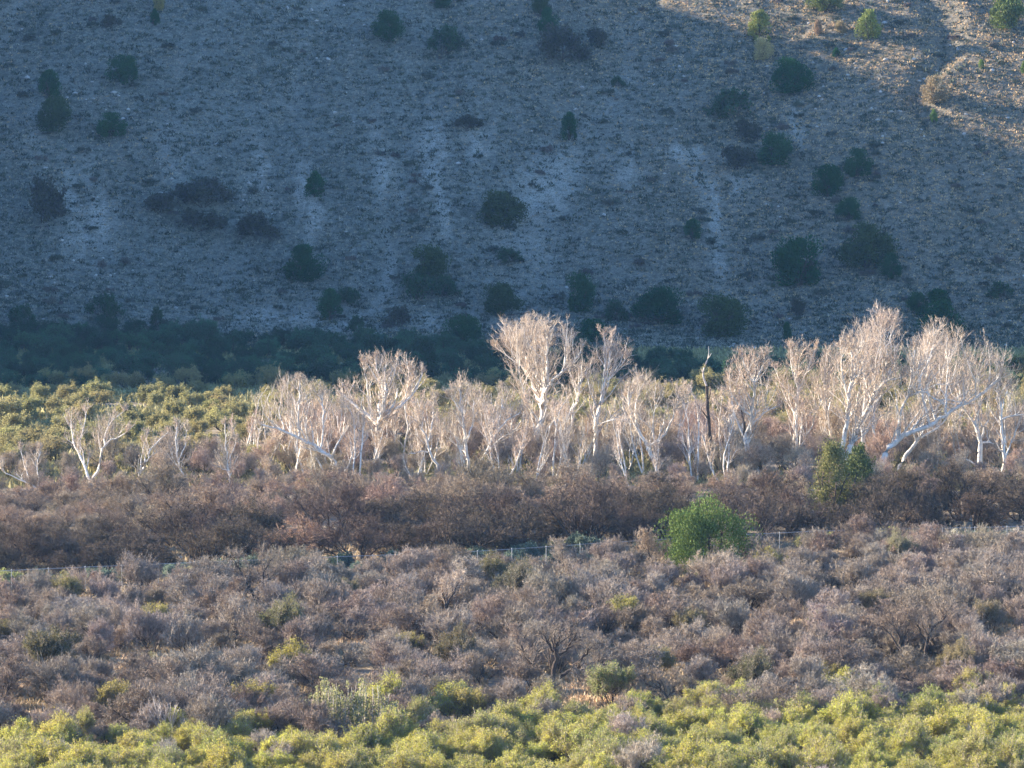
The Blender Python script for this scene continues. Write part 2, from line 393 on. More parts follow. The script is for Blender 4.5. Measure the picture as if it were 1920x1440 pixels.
def juniper(seed, H, Wd, n=5200, leaf=.26, shape='round', nclump=60, cr=.17, tall=1.35):
    """evergreen: short trunk with limbs, then dense upright sprays in clumps"""
    rg = np.random.default_rng(seed); st, fo = Geo(), Geo()
    D = nrm(rg.normal(size=(5, 3)) * .35 + np.array([0, 0, 1.])); P = rg.normal(size=(5, 3)) * .1; P[:, 2] = -.2
    p, r = grow(rg, P, D, np.full(5, H * .7), np.full(5, .14), 5, .12, .1); st.tubes(p, r, 5, rg)
    P, D, L, R = spawn(rg, p, r, 9, .15, 1, (40, 80), (.3, .5), .5, .1); p, r = grow(rg, P, D, L, R, 3, .2, .1); st.tubes(p, r, 3, rg)
    u = rg.uniform(0.03, 1, nclump); a = rg.uniform(0, 2 * np.pi, nclump)
    if shape == 'round': prof_ = np.sqrt(np.clip(1 - (2 * u - .95) ** 2, .03, 1)) ** .8
    elif shape == 'cone': prof_ = np.clip(1.12 - u, 0, 1) ** .8 * np.clip(u * 6, .4, 1)
    else: prof_ = np.clip(1 - u ** 3, .05, 1) * .95
    rr = prof_ * Wd * .5 * rg.uniform(.35, .88, nclump)
    C = np.stack([np.cos(a) * rr, np.sin(a) * rr, u * H * .88 + .2], -1)
    cs = rg.uniform(.45, 1.35, nclump) * Wd * cr
    k = rg.integers(0, nclump, n); q = nrm(rg.normal(size=(n, 3))) * rg.random((n, 1)) ** .45
    Q = C[k] + q * cs[k][:, None] * np.array([1, 1, tall])
    Q[:, 2] = np.maximum(Q[:, 2], .05)
    out = nrm(Q - np.array([0, 0, H * .35])); Dl = nrm(out * .7 + np.array([0, 0, .9]) + rg.normal(size=Q.shape) * .45)
    fo.leaves(Q, leaf * rg.uniform(.6, 1.3, n), Dl, rg, .5)
    # upright tips that break the outline
    t = rg.integers(0, nclump, n // 6); Q = C[t] + nrm(rg.normal(size=(len(t), 3)) + np.array([0, 0, 1.4])) * cs[t][:, None] * 1.1
    fo.leaves(Q, leaf * rg.uniform(.9, 1.7, len(t)), nrm(np.array([0, 0, 1.]) + rg.normal(size=Q.shape) * .3), rg, .35)
    return [('trunk', st.mesh('juniper_trunk'), M_MESQ), ('foliage', fo.mesh('juniper_foliage'), M_JUN)]

def tuft(seed, n=60, h=.5, w=.03, spread=.5, r=.15):
    rg = np.random.default_rng(seed); g = Geo()
    D = nrm(rg.normal(size=(n, 3)) * spread + np.array([0, 0, 1.])); P = rg.normal(size=(n, 3)) * r; P[:, 2] = 0
    g.slivers(P, D, h * rg.uniform(.6, 1.2, n), np.full(n, w), rg); return g

USED = {}
def place(proto, name, loc, rz=0, sc=1.0, label=None, cat='shrub', group=None, cols=None, sz=None):
    """one plant: an Empty at its base with its own copy of each part"""
    root = empty(name, loc); root.rotation_euler = (0, 0, rz)
    root.scale = (sc, sc, sc if sz is None else sz)
    for nm, me, mt in proto:
        o = mkobj(nm, me, mt, root)
        c = (cols or {}).get(nm)
        if c is not None: o.color = (*c, 1)
    tag(root, label, cat, group); return root

def vary(c, rg, v=.12, hue=.05):
    k = 1 + rg.uniform(-v, v); return tuple(max(0.01, x * k * (1 + rg.uniform(-hue, hue))) for x in c)

# colours of what the light falls on
GREY = (.285, .24, .19); LILAC = (.345, .30, .25); BROWN = (.25, .20, .155); PINK = (.50, .42, .33); BONE = (.58, .50, .44)
RUST = (.37, .25, .17); THICK_SHADE = (.135, .103, .076)  # the thicket tone has the shade of its front mixed in
YG = (.33, .34, .065); OLIVE = (.31, .29, .135); SAGE = (.14, .19, .15); DKG = (.07, .105, .04); JUN = (.13, .185, .05); JUNH = (.055, .11, .045)

# ------------------------------------------------------------------ sycamores
def resample(pts, step=.7):
    pts = np.array(pts, float); seg = np.linalg.norm(np.diff(pts, axis=0), axis=1); s = np.concatenate([[0], np.cumsum(seg)])
    n = max(4, int(s[-1] / step) + 1); t = np.linspace(0, s[-1], n)
    # smooth catmull-like through the given points
    out = np.stack([np.interp(t, s, pts[:, k]) for k in range(3)], 1)
    sm = out.copy(); sm[1:-1] = (out[:-2] + 2 * out[1:-1] + out[2:]) / 4
    return sm
def sycamore(name, Y, limbs, top, span, label, seed, dens=1.0, name_='sycamore_tree', cat='tree', twigc=PINK, bark=None, yoff=2.0, group=None, dead=()):
    """limbs: lists of (px, py) with start and end radius; each becomes a limb bending in depth too.
       top: py of crown top, span: px range of the crown"""
    rg = np.random.default_rng(seed)
    bx, by = limbs[0][0][0]; b = pxy(bx, by, Y)
    gz = float(hz(b[0], Y)); base = np.array([b[0], Y, gz])
    tz = (pxy(bx, top, Y)[2] - gz) * .95; x0 = pxy(span[0], by, Y)[0] - b[0]; x1 = pxy(span[1], by, Y)[0] - b[0]
    tr, cr, dd = Geo(), Geo(), Geo(); P_ = []; R_ = []
    depth = {}
    for li, (pl, r0, r1) in enumerate(limbs):
        q = np.array([pxy(x, y, Y) for x, y in pl]) - base
        key = pl[0]
        y0 = depth.get(key, 0.0); seg = np.concatenate([[0], np.cumsum(np.linalg.norm(np.diff(q, axis=0), axis=1))])
        sl = 0 if li == 0 else rg.choice([-1, 1]) * rg.uniform(.25, .75)
        q[:, 1] = y0 + seg * sl
        for pt, dy in zip(pl, q[:, 1]): depth[pt] = dy
        if li == 0:   # carry the trunk on down to the ground
            foot = q[0].copy(); d = q[0] - q[1]; foot[2] = -.4; foot[0] += np.clip(d[0] / max(abs(d[2]), .3), -.7, .7) * max(q[0][2], 0) * .6
            q = np.vstack([foot, q]); 
        p = resample(q); n = len(p)
        p[1:-1] += rg.normal(size=(n - 2, 3)) * .06
        r = np.linspace(r0, r1, n) * .88 * (1 + rg.normal(size=n) * .04)
        (dd if li in dead else tr).tubes(p[None], r[None], 8, rg)
        # swelling knots where the limbs join
        if li in dead: continue
        P_.append(p); R_.append(r)
    def fit(P, D, L):
        tol = rg.uniform(.8, 1.22, len(P))
        for _ in range(6):
            e = P + D * L[:, None]
            ctr = (x0 + x1) / 2; hw = (x1 - x0) / 2
            bad = ((e[:, 0] - ctr) / hw) ** 2 * .8 + (np.maximum(e[:, 2] - tz * .45, 0) / (tz * .57)) ** 2 > tol * (1.0 + .14 * np.sin(P[:, 0] * 1.9 + seed))
            L = np.where(bad, L * .78, L)
        return L
    # first order boughs off the limbs
    PS, DS, LS, RS = [], [], [], []
    for p, r in zip(P_, R_):
        seg = np.linalg.norm(np.diff(p, axis=0), axis=1).sum(); n = max(3, int(seg * 1.35 * dens))
        t = rg.uniform(.22, 1, n) * (len(p) - 1.001); i = t.astype(int); f = (t - i)[:, None]
        pp = p[i] * (1 - f) + p[i + 1] * f; T = nrm(p[i + 1] - p[i])
        lowz = pp[:, 2] < tz * .2; pp = pp[~lowz]; T = T[~lowz]; i = i[~lowz]
        n = len(pp)
        if n == 0: continue
        side = nrm(rg.normal(size=(n, 3)) * np.array([1, 1, .3]))
        D = nrm(T * .7 + side * .75 + np.array([0, 0, .55]))
        PS.append(pp); DS.append(D); LS.append(rg.uniform(.16, .36, n) * tz); RS.append(np.minimum(r[i] * .5, rg.uniform(.06, .115, n)))
        # the limb's own continuation fans out at its end
        k = 4; e = p[-1]; T = nrm(p[-1] - p[-3])
        PS.append(np.repeat(e[None], k, 0)); DS.append(nrm(T[None] + rg.normal(size=(k, 3)) * .35 + np.array([0, 0, .4]))); LS.append(rg.uniform(.22, .4, k) * tz); RS.append(np.full(k, r[-1] * .75))
    P = np.vstack(PS); D = np.vstack(DS); L = np.concatenate(LS); R = np.concatenate(RS)
    ok = (P[:, 2] > 0)
    P, D, L, R = P[ok], D[ok], np.maximum(fit(P, D, L)[ok], .5), R[ok]
    p, r = grow(rg, P, D, L, R, 5, .19, .11, .3); tr.tubes(p, r, 4, rg)
    P, D, L, R = spawn(rg, p, r, max(4, int(6 * dens)), .1, 1, (25, 58), (.4, .75), .6, .2); L = np.maximum(fit(P, D, L), .3)
    p, r = grow(rg, P, D, L, np.maximum(R, .026), 3, .15, .15, .4); cr.tubes(p, r, 3, rg)
    P, D, L, R = spawn(rg, p, r, 5, .1, 1, (20, 50), (.45, .85), .6, .28); L = np.clip(L, .3, 1.15)
    p, r = grow(rg, P, D, L, np.full(len(P), .014), 2, .12, .12, .5)
    cr.slivers(P, D, L, np.full(len(P), .034), rg)
    P, D, L, R = spawn(rg, p, r, 2, .15, 1, (20, 50), (.5, .9), .6, .3)
    cr.slivers(P, D, np.clip(L, .2, .7), np.full(len(P), .026), rg)
    root = empty(name_, base)
    mkobj('trunk', tr.mesh('sycamore_trunk'), bark or M_SYC, root, True)
    if dd.n: mkobj('dead_limb', dd.mesh('sycamore_dead_limb'), M_DEAD, root, True)
    mkobj('crown', cr.mesh('sycamore_crown'), M_TWIG, root, color=vary(twigc, rg, .06, .015))
    tag(root, label, cat, group); return root

SYC = 'bare white-barked sycamores'
TREES = [
 (456, [([(706,850),(706,830),(710,798)],.42,.34), ([(710,798),(696,784),(681,775),(664,763),(646,749)],.26,.12), ([(710,798),(717,777),(720,756),(724,734)],.27,.16),
        ([(724,734),(710,706),(706,678)],.15,.07), ([(720,773),(749,766),(773,742),(791,706)],.2,.08), ([(696,784),(690,740),(688,706),(681,678)],.16,.06),
        ([(724,734),(738,705),(745,675)],.13,.06), ([(749,766),(762,735),(765,700)],.12,.05), ([(696,826),(671,805),(651,798)],.14,.05)], 655, (625, 805),
        'broad sycamore with dark lower limb, rising against the shaded flats', (8,), 1.0),
 (462, [([(999,850),(1008,813),(1017,788),(1018,768)],.42,.36), ([(1018,768),(1001,728),(992,695),(987,670),(965,649)],.3,.1), ([(1018,768),(1021,742),(1026,723),(1037,706),(1053,694),(1073,677),(1088,649)],.3,.09),
        ([(1026,723),(1025,703),(1026,677),(1025,652),(1025,625)],.22,.06), ([(1014,760),(1014,737),(1008,710),(996,696),(978,665)],.2,.08), ([(1008,793),(1001,775),(990,760),(983,733),(975,700)],.16,.07),
        ([(1053,694),(1060,665),(1062,635)],.14,.06), ([(992,695),(990,650),(988,615)],.14,.05), ([(1008,710),(1005,670),(1003,630)],.14,.05), ([(992,695),(960,680),(935,660)],.13,.05)], 590, (900, 1100),
        'tallest sycamore in the middle, its round fan crown against the dark shade', (), 1.15),
 (470, [([(1074,850),(1072,800),(1073,760),(1084,753),(1085,724)],.16,.12), ([(1084,753),(1079,724),(1068,700)],.12,.06), ([(1085,724),(1098,705),(1107,688)],.1,.05)], 665, (1050, 1118),
        'slim crooked sycamore tucked right beside the tallest central sycamore', (), .7),
 (458, [([(1117,870),(1117,795),(1122,770),(1129,742),(1135,715)],.3,.2), ([(1135,715),(1133,688),(1134,660),(1133,632)],.16,.05), ([(1135,715),(1142,688),(1147,660),(1149,636)],.15,.05), ([(1117,795),(1150,785),(1165,783)],.12,.06),
        ([(1122,770),(1110,745),(1103,715)],.12,.05), ([(1135,715),(1155,700),(1170,680)],.1,.05)], 622, (1098, 1195),
        'narrow upright sycamore with a pointed top, right of the tallest one', (), 1.0),
 (450, [([(880,885),(876,862),(873,827),(869,798),(862,770),(864,742)],.24,.1), ([(876,862),(858,838),(845,830)],.12,.06), ([(873,827),(885,800),(888,760)],.12,.05), ([(862,770),(848,745)],.08,.04)], 706, (815, 925),
        'white-stemmed sycamore half way between the broad and the tallest sycamore', (), 1.1),
 (447, [([(892,885),(894,873),(919,834),(933,809),(954,784),(973,776)],.18,.07), ([(919,834),(905,800),(903,780)],.12,.05), ([(933,809),(940,770),(942,735)],.1,.04)], 712, (880, 985),
        'sycamore leaning right with a low forked trunk, under the tallest sycamore', (), 1.1),
 (446, [([(823,885),(823,873),(802,848),(804,827),(791,805)],.2,.1), ([(804,827),(812,790),(812,765)],.12,.05), ([(802,848),(783,845),(770,848)],.1,.05)], 722, (770, 850),
        'short zigzag sycamore right of the broad dark-limbed sycamore', (), 1.0),
 (445, [([(1240,905),(1237,894),(1223,855),(1209,827),(1195,805),(1181,777),(1178,745)],.3,.1), ([(1213,844),(1227,827),(1248,812),(1258,785),(1266,759)],.17,.06), ([(1195,805),(1190,770),(1200,735)],.12,.05), ([(1227,827),(1222,795),(1228,760)],.1,.05)], 700, (1145, 1285),
        'sycamore whose pale trunk leans left, two forks, left of the snag', (), 1.1),
 (440, [([(628,905),(628,897),(630,873),(620,857),(600,843),(580,833),(563,823),(533,807),(493,797)],.3,.1), ([(600,843),(606,810),(607,783),(603,750)],.14,.06), ([(610,887),(600,870),(593,857)],.14,.08), ([(563,823),(560,780),(563,745),(563,715)],.13,.05),
        ([(580,833),(570,800),(578,765)],.1,.05), ([(533,807),(522,780),(525,750)],.09,.04), ([(620,857),(640,820),(645,780)],.12,.05)], 708, (478, 670),
        'sycamore with a long limb bowed far to the left', (), .95),
 (438, [([(173,935),(173,923),(170,903)],.28,.24), ([(170,903),(157,880),(143,850),(130,833),(127,810)],.19,.07), ([(170,903),(187,883),(190,850),(200,833),(207,820),(227,817),(242,805)],.19,.06), ([(200,833),(200,800),(215,785),(230,773)],.1,.04), ([(153,930),(153,917),(140,903),(127,900)],.14,.07), ([(143,850),(150,810),(155,785)],.09,.04)], 757, (85, 262),
        'spreading white sycamore in front of the lit olive scrub at far left', (), .9),
 (436, [([(345,925),(345,917),(343,887),(333,867),(330,833),(332,800)],.13,.05), ([(343,887),(325,868),(318,850)],.07,.03), ([(333,867),(345,840),(347,815)],.07,.03)], 785, (310, 362), 'small upright sycamore between the far-left tree and the bright sapling', (), .8),
 (436, [([(432,925),(432,903),(427,867),(424,830),(422,797)],.12,.04), ([(432,885),(414,878)],.05,.03), ([(427,867),(440,835)],.06,.03)], 788, (405, 448), 'bright narrow spindle-shaped sapling standing clear of the scrub', (), 1.0),
 (437, [([(258,900),(263,887),(270,867),(290,833),(313,813)],.13,.05), ([(263,887),(265,850),(272,825)],.08,.03), ([(270,867),(285,855)],.06,.03)], 805, (245, 325), 'thin forked sycamore leaning right, beside the far-left spreading tree', (), .7),
 (432, [([(97,945),(97,937),(77,923),(57,907),(10,887)],.16,.05), ([(77,923),(65,880),(70,855)],.08,.04), ([(57,907),(40,870),(35,850)],.07,.03)], 835, (-10, 110), 'low sycamore leaning left into the left edge', (), .8),
 (452, [([(1430,910),(1427,900),(1413,867),(1400,840),(1397,820)],.36,.3), ([(1397,820),(1405,800),(1408,780),(1407,767),(1412,740),(1410,713)],.26,.12), ([(1410,713),(1420,690),(1427,667)],.12,.05), ([(1397,820),(1392,780),(1387,753)],.2,.07),
        ([(1405,800),(1430,775),(1455,765)],.14,.05), ([(1408,780),(1385,760),(1365,725)],.12,.05), ([(1410,713),(1395,690),(1388,665)],.1,.04), ([(1413,867),(1440,855),(1448,875)],.1,.04)], 636, (1345, 1465),
        'sycamore with a broken dark upper stem, right of the snag', (3,), 1.15),
 (463, [([(1490,905),(1495,847),(1493,780),(1497,730)],.2,.14), ([(1497,730),(1488,690),(1481,655)],.12,.04), ([(1497,730),(1515,690),(1525,655)],.12,.04), ([(1493,780),(1470,740),(1458,700)],.1,.04), ([(1495,847),(1520,800),(1535,750)],.12,.04)], 635, (1445, 1560),
        'straight-stemmed sycamore just left of the big right cluster', (), 1.2),
 (449, [([(1578,900),(1582,863),(1600,830),(1603,810),(1620,780),(1640,740),(1663,707),(1675,680)],.5,.12), ([(1582,863),(1577,833),(1585,810),(1590,747),(1595,697),(1590,640)],.34,.07), ([(1585,820),(1584,800),(1583,785)],.24,.16), ([(1620,780),(1622,730),(1620,680)],.16,.06), ([(1640,740),(1655,715),(1690,705)],.14,.05),
        ([(1590,747),(1575,700),(1572,650)],.13,.05)], 606, (1550, 1690), 'stout double-trunked sycamore directly behind the pair of olive junipers', (2,), 1.2),
 (459, [([(1633,900),(1633,883),(1630,857),(1620,833),(1617,787),(1625,730)],.36,.12), ([(1643,873),(1642,833),(1640,787),(1650,740),(1660,680),(1665,620)],.2,.05), ([(1650,740),(1638,690),(1635,640)],.12,.04), ([(1660,680),(1680,650),(1690,620)],.1,.04)], 588, (1610, 1730),
        'brightest thick trunk right of the olive junipers, carrying the highest crown top', (), 1.25),
 (447, [([(1655,895),(1653,873),(1660,847),(1677,827),(1707,810),(1743,800),(1773,777),(1800,760),(1830,747),(1850,733),(1873,707)],.42,.08), ([(1682,823),(1682,800),(1685,773),(1700,740),(1717,727),(1740,735),(1752,745)],.18,.07), ([(1743,800),(1735,770),(1732,740),(1725,700)],.2,.07),
        ([(1773,777),(1775,740),(1782,690)],.14,.05), ([(1700,740),(1705,700),(1710,650)],.13,.05), ([(1830,747),(1828,715),(1815,690)],.1,.04), ([(1717,727),(1730,690),(1745,660)],.1,.04)], 604, (1660, 1885),
        'sycamore with a massive low limb sweeping up to the right', (), .95),
 (455, [([(1685,890),(1687,870),(1707,843),(1727,820),(1733,780),(1732,740)],.28,.12), ([(1732,740),(1745,700),(1755,650)],.13,.05), ([(1727,820),(1765,800),(1790,765)],.14,.05), ([(1733,780),(1760,745),(1780,690)],.13,.05)], 612, (1690, 1830),
        'diagonal pale trunk crossing behind the sweeping limb of the right cluster', (), 1.15),
 (452, [([(1840,905),(1840,893),(1837,860),(1838,823),(1833,800),(1820,783),(1805,765)],.42,.1), ([(1838,823),(1850,790),(1855,760)],.15,.05), ([(1838,830),(1865,830),(1880,850)],.14,.06), ([(1830,873),(1813,857),(1795,855)],.16,.06), ([(1833,800),(1835,750),(1830,715)],.14,.05)], 628, (1770, 1890),
        'thick bright short-trunked sycamore near the right edge, branching low', (), .8),
 (450, [([(1880,905),(1880,893),(1885,857),(1880,827),(1877,787)],.26,.16), ([(1877,787),(1897,777),(1925,773)],.14,.06), ([(1877,787),(1870,740),(1885,700)],.12,.05), ([(1885,857),(1905,820)],.1,.05)], 662, (1840, 1945),
        'sycamore with a bend in its trunk, rightmost of all', (), .85),
 (465, [([(760,880),(757,840),(765,800),(760,770)],.15,.06), ([(757,840),(740,810),(735,790)],.09,.04), ([(765,800),(785,780)],.08,.03)], 735, (720, 805), 'slender pale sycamore half hidden right of the broad sycamore', (), .9),
 (468, [([(1170,880),(1165,830),(1172,790),(1168,750)],.14,.06), ([(1172,790),(1190,760),(1200,720)],.09,.04)], 700, (1140, 1230), 'slender sycamore behind, between the pointed and the left-leaning sycamore', (), 1.0),
 (470, [([(1545,890),(1542,840),(1550,780),(1545,720)],.17,.06), ([(1550,780),(1562,740),(1570,690)],.1,.04)], 640, (1515, 1590), 'slim sycamore filling the gap left of the stout double trunk', (), 1.1),
 (474, [([(1760,880),(1762,830),(1755,780),(1765,720)],.2,.07), ([(1755,780),(1740,740),(1735,690)],.12,.04), ([(1762,830),(1790,790),(1810,740)],.12,.05)], 615, (1720, 1850), 'pale sycamore set back behind the sweeping limb', (), 1.1),
 (466, [([(1270,890),(1268,850),(1275,800),(1280,760)],.13,.05), ([(1275,800),(1290,770),(1292,740)],.08,.03)], 715, (1245, 1318), 'thin grey-stemmed young tree just left of the dead snag', (), .9),
 (462, [([(1350,890),(1352,850),(1347,800),(1352,760)],.12,.05), ([(1347,800),(1335,780)],.07,.03)], 725, (1325, 1385), 'thin young tree just right of the dead snag', (), .8),
 (455, [([(955,880),(950,840),(960,810),(958,780)],.14,.06), ([(960,810),(978,790),(985,760)],.09,.04)], 722, (930, 1000), 'small sycamore at the left foot of the tallest sycamore', (), .9),
 (448, [([(1062,880),(1060,850),(1055,820),(1062,790)],.13,.05), ([(1055,820),(1040,800),(1035,775)],.08,.03)], 740, (1025, 1095), 'small sycamore at the right foot of the tallest sycamore', (), .9),
 (452, [([(545,885),(540,850),(548,815)],.12,.05), ([(540,850),(522,830)],.07,.03)], 765, (505, 580), 'small sycamore under the limb bowed far to the left', (), .8),
 (448, [([(662,890),(660,860),(668,835),(664,810)],.13,.05), ([(668,835),(685,815)],.07,.03)], 770, (630, 700), 'small sycamore in the gap left of the broad sycamore base', (), .8),
]
for i, (Y, limbs, top, span, lab, dead, dens) in enumerate(TREES):
    sycamore('s', Y, limbs, top, span, lab, 100 + i, dens, dead=dead, group=SYC)

# the dead snag: black lower stem, pale twisted tip
def snag():
    Y = 450; b = pxy(1332, 890, Y); gz = float(hz(b[0], Y)); base = np.array([b[0], Y, gz])
    f = lambda pl: np.array([pxy(x, y, Y) for x, y in pl]) - base
    root = tag(empty('dead_snag', base), 'dead snag with black burnt stem and pale twisted tip', 'dead tree')
    g = Geo(); rg = np.random.default_rng(3)
    q = np.vstack([[0, 0, -.3], f([(1332,890),(1330,840),(1330,797),(1327,767),(1325,723)])]); p = resample(q, .5); g.tubes(p[None], np.linspace(.25, .15, len(p))[None] * (1 + .12 * rg.normal(size=(1, len(p)))), 7)
    for pl in ([(1328,785),(1316,770),(1307,757)], [(1331,860),(1345,875),(1352,885)], [(1327,750),(1332,742),(1331,728)]):
        q = f(pl); q[:, 1] += np.linspace(0, -.8, len(q)); p = resample(q, .4); g.tubes(p[None], np.linspace(.1, .03, len(p))[None], 5)
    mkobj('trunk', g.mesh('snag_trunk'), M_DEAD, root, True)
    g = Geo(); p = resample(f([(1325,724),(1317,703),(1320,690),(1330,668),(1329,650)]), .4); p[:, 1] += np.linspace(0, .5, len(p)); g.tubes(p[None], np.linspace(.13, .03, len(p))[None], 6)
    p = resample(f([(1330,670),(1334,662)]), .3); g.tubes(p[None], np.linspace(.04, .02, len(p))[None], 4)
    p = resample(f([(1318,700),(1314,690)]), .3); g.tubes(p[None], np.linspace(.05, .02, len(p))[None], 4)
    mkobj('tip', g.mesh('snag_tip'), M_PALEDEAD, root, True)
snag()

# ------------------------------------------------------------------ mass planting
ALL = []   # (root, kind words, category, group)
def scatter(rg, n, ylo, yhi, xf, mind, avoid=(), cond=None, tries=40):
    """dart throwing on the ground, within the view plus a margin"""
    pts = []
    for _ in range(n * tries):
        if len(pts) >= n: break
        y = rg.uniform(ylo, yhi); x = rg.uniform(-1, 1) * (y * xf + 4)
        if cond is not None and not cond(x, y): continue
        if any((x - a) ** 2 + (y - b) ** 2 < r * r for a, b, r in avoid): continue
        md = mind(x, y) if callable(mind) else mind
        if any((x - a) ** 2 + (y - b) ** 2 < md * md for a, b in pts): continue
        pts.append((x, y))
    return pts
TX = math.tan(HFOV / 2)
def G(px, py): p = at(px, py); return (p[0], p[1])
def FENCE_Y(x): return np.interp(x, [-60, -46, -17, 8, 28, 47, 62], [352, 358, 367, 377, 385, 389, 390])

# clearings of dry grass between the shrubs (photo pixels of the ground seen there, radius in metres)
CLEAR = [(640, 1213, 2.4), (700, 1208, 2.2), (1130, 1245, 2.8), (1190, 1235, 2.4), (1060, 1300, 2.2), (1110, 1315, 2.4), (930, 1215, 2.0), (400, 1262, 2.6), (300, 1245, 2.4), (440, 1240, 2.2), (350, 1255, 2.4),
         (70, 1300, 2.0), (90, 1352, 1.8), (1420, 1165, 2.4), (1480, 1178, 2.2), (1360, 1145, 1.8), (1850, 1032, 2.2), (1780, 1036, 2.2), (1900, 1032, 2.0), (250, 1250, 2.0)]
avoidB = [(*G(a, b_), r) for a, b_, r in CLEAR] + [(G(a, b_)[0], G(a, b_)[1] - d, r * f) for a, b_, r in CLEAR for d, f in ((2.5, 1), (5, .9), (7.5, .8))]

def emit(protos, name, pts, colf, label, cat, group, rg, sc=(.8, 1.2), zsc=(.85, 1.1)):
    for (x, y) in pts:
        pr = protos[rg.integers(len(protos))]; s = rg.uniform(*sc) * (1 if (y > 424 or y < FENCE_Y(x) + 8) else float(np.interp(x, [-48, -15], [.62, 1])))
        z = float(hz(x, y)); p = proj((x, y, z))
        if not (-260 < p[0] < 2180): continue
        c = colf(x, y)
        o = place(pr, name, (x, y, z - .05), rg.uniform(0, 6.28), s, None, cat, group, c, s * rg.uniform(*zsc))
        ALL.append((o, label))

r1 = np.random.default_rng(21)
# --- prototypes
MESQ = [bare_shrub(300 + k, h, w, n, .023, 1.15, .09, .20, spread=(15, 58)) for k, (h, w, n) in enumerate([(3.6, 6.0, 5), (3.1, 5.4, 5), (4.2, 6.2, 6), (2.8, 4.8, 4), (3.4, 6.6, 6), (3.9, 5.2, 5)])]
WISP = [bare_shrub(330 + k, h, w, n, .024, 1.0, .06, .32, spread=(8, 38), order=(6, 7, 7, 5)) for k, (h, w, n) in enumerate([(3.8, 4.4, 6), (3.2, 3.8, 6), (4.3, 4.6, 7)])]
DARKT = [bare_shrub(350 + k, h, w, n, .028, 1.15, .13, .10, spread=(12, 58), order=(7, 7, 7, 5)) for k, (h, w, n) in enumerate([(6.2, 8.0, 5), (5.6, 7.4, 5), (6.6, 8.4, 6), (5.2, 7.0, 5)])]
GREEN = [bare_shrub(370 + k, h, w, n, .028, 1.0, .05, .34, leafy=.7, leaf=.085, spread=(4, 42), order=(7, 7, 8, 5)) for k, (h, w, n) in enumerate([(3.3, 5.0, 6), (3.0, 4.6, 6), (3.7, 5.4, 7), (2.7, 4.2, 5)])]
GREEN2 = [bare_shrub(380 + k, h, w, n, .025, 1.1, .05, .34, leafy=.55, leaf=.08, spread=(5, 45), order=(7, 7, 7, 5)) for k, (h, w, n) in enumerate([(3.5, 4.2, 7), (3.9, 4.6, 7), (3.2, 4.0, 6)])]
OLV = [bare_shrub(390 + k, h, w, n, .03, .75, .07, .08, leafy=.8, leaf=.125, spread=(15, 60), order=(6, 6, 7, 4)) for k, (h, w, n) in enumerate([(2.6, 4.8, 6), (2.3, 4.2, 6), (2.9, 5.4, 7), (2.0, 3.8, 5)])]
MIDB = [bare_shrub(410 + k, h, w, n, .03, 1.0, .07, .28, spread=(8, 42), order=(6, 7, 6, 5)) for k, (h, w, n) in enumerate([(7.0, 5.5, 6), (6.2, 5.2, 6), (8.0, 6.0, 7), (5.4, 4.8, 6)])]
LOW = [bare_shrub(430 + k, h, w, n, .025, .6, .04, .15, leafy=.85, leaf=.13, spread=(15, 60), order=(5, 6, 6, 4)) for k, (h, w, n) in enumerate([(1.1, 2.2, 6), (.9, 1.9, 6), (1.3, 2.4, 6)])]

# --- A: yellow-green front rows
fy = lambda x: np.interp(x, [-45, -28, -18, -5, 8, 20, 45], [276, 276, 279, 283, 286, 289, 290])
pbx, pby = G(650, 1392)
pbav = [(pbx, pby, 4.4), (pbx, pby - 4, 3.4)]
near_edge = lambda x, y: y < fy(x) + 4.5 * vnoise(np.array(x * .35), np.array(.5)) + 13 * r1.random() ** 3
ptsA = scatter(r1, 298, 262, 308, TX, 1.35, pbav, near_edge)
yg = lambda x, y: {'foliage': vary((.46, .465, .105) if r1.random() < .75 else (.36, .385, .12), r1, .10), 'twigs': (.40, .35, .26)}
emit(GREEN, 'leafy_shrub', ptsA, yg, 'yellow-green leafy shrub', 'shrub', 'yellow-green shrubs along the bottom', r1, (.55, .95))
ptsA1 = scatter(r1, 200, 262, 300, TX, 1.6, pbav, near_edge)
emit(GREEN2, 'feathery_shrub', ptsA1, yg, 'feathery upright lime shrub', 'shrub', 'feathery lime shrubs along the bottom', r1, (.6, .95))
ptsA2 = scatter(r1, 9, 264, 292, TX, 4.0, (), lambda x, y: y < fy(x) + 1)
emit(WISP, 'wispy_shrub', ptsA2, lambda x, y: {'twigs': vary((.46, .41, .35), r1, .1, .03)}, 'bare pale shrub amid yellow-green', 'shrub', 'bare shrubs mixed into the yellow-green rows', r1, (.75, 1.0))

# --- heroes of zone B: dark forked trees, pale bush, log etc
def hero(proto, name, px, py, sc, label, cat, cols, rz=0, sz=None):
    p = at(px, py); return place(proto, name, (p[0], p[1], p[2] - .05), rz, sc, label, cat, None, cols, sz)

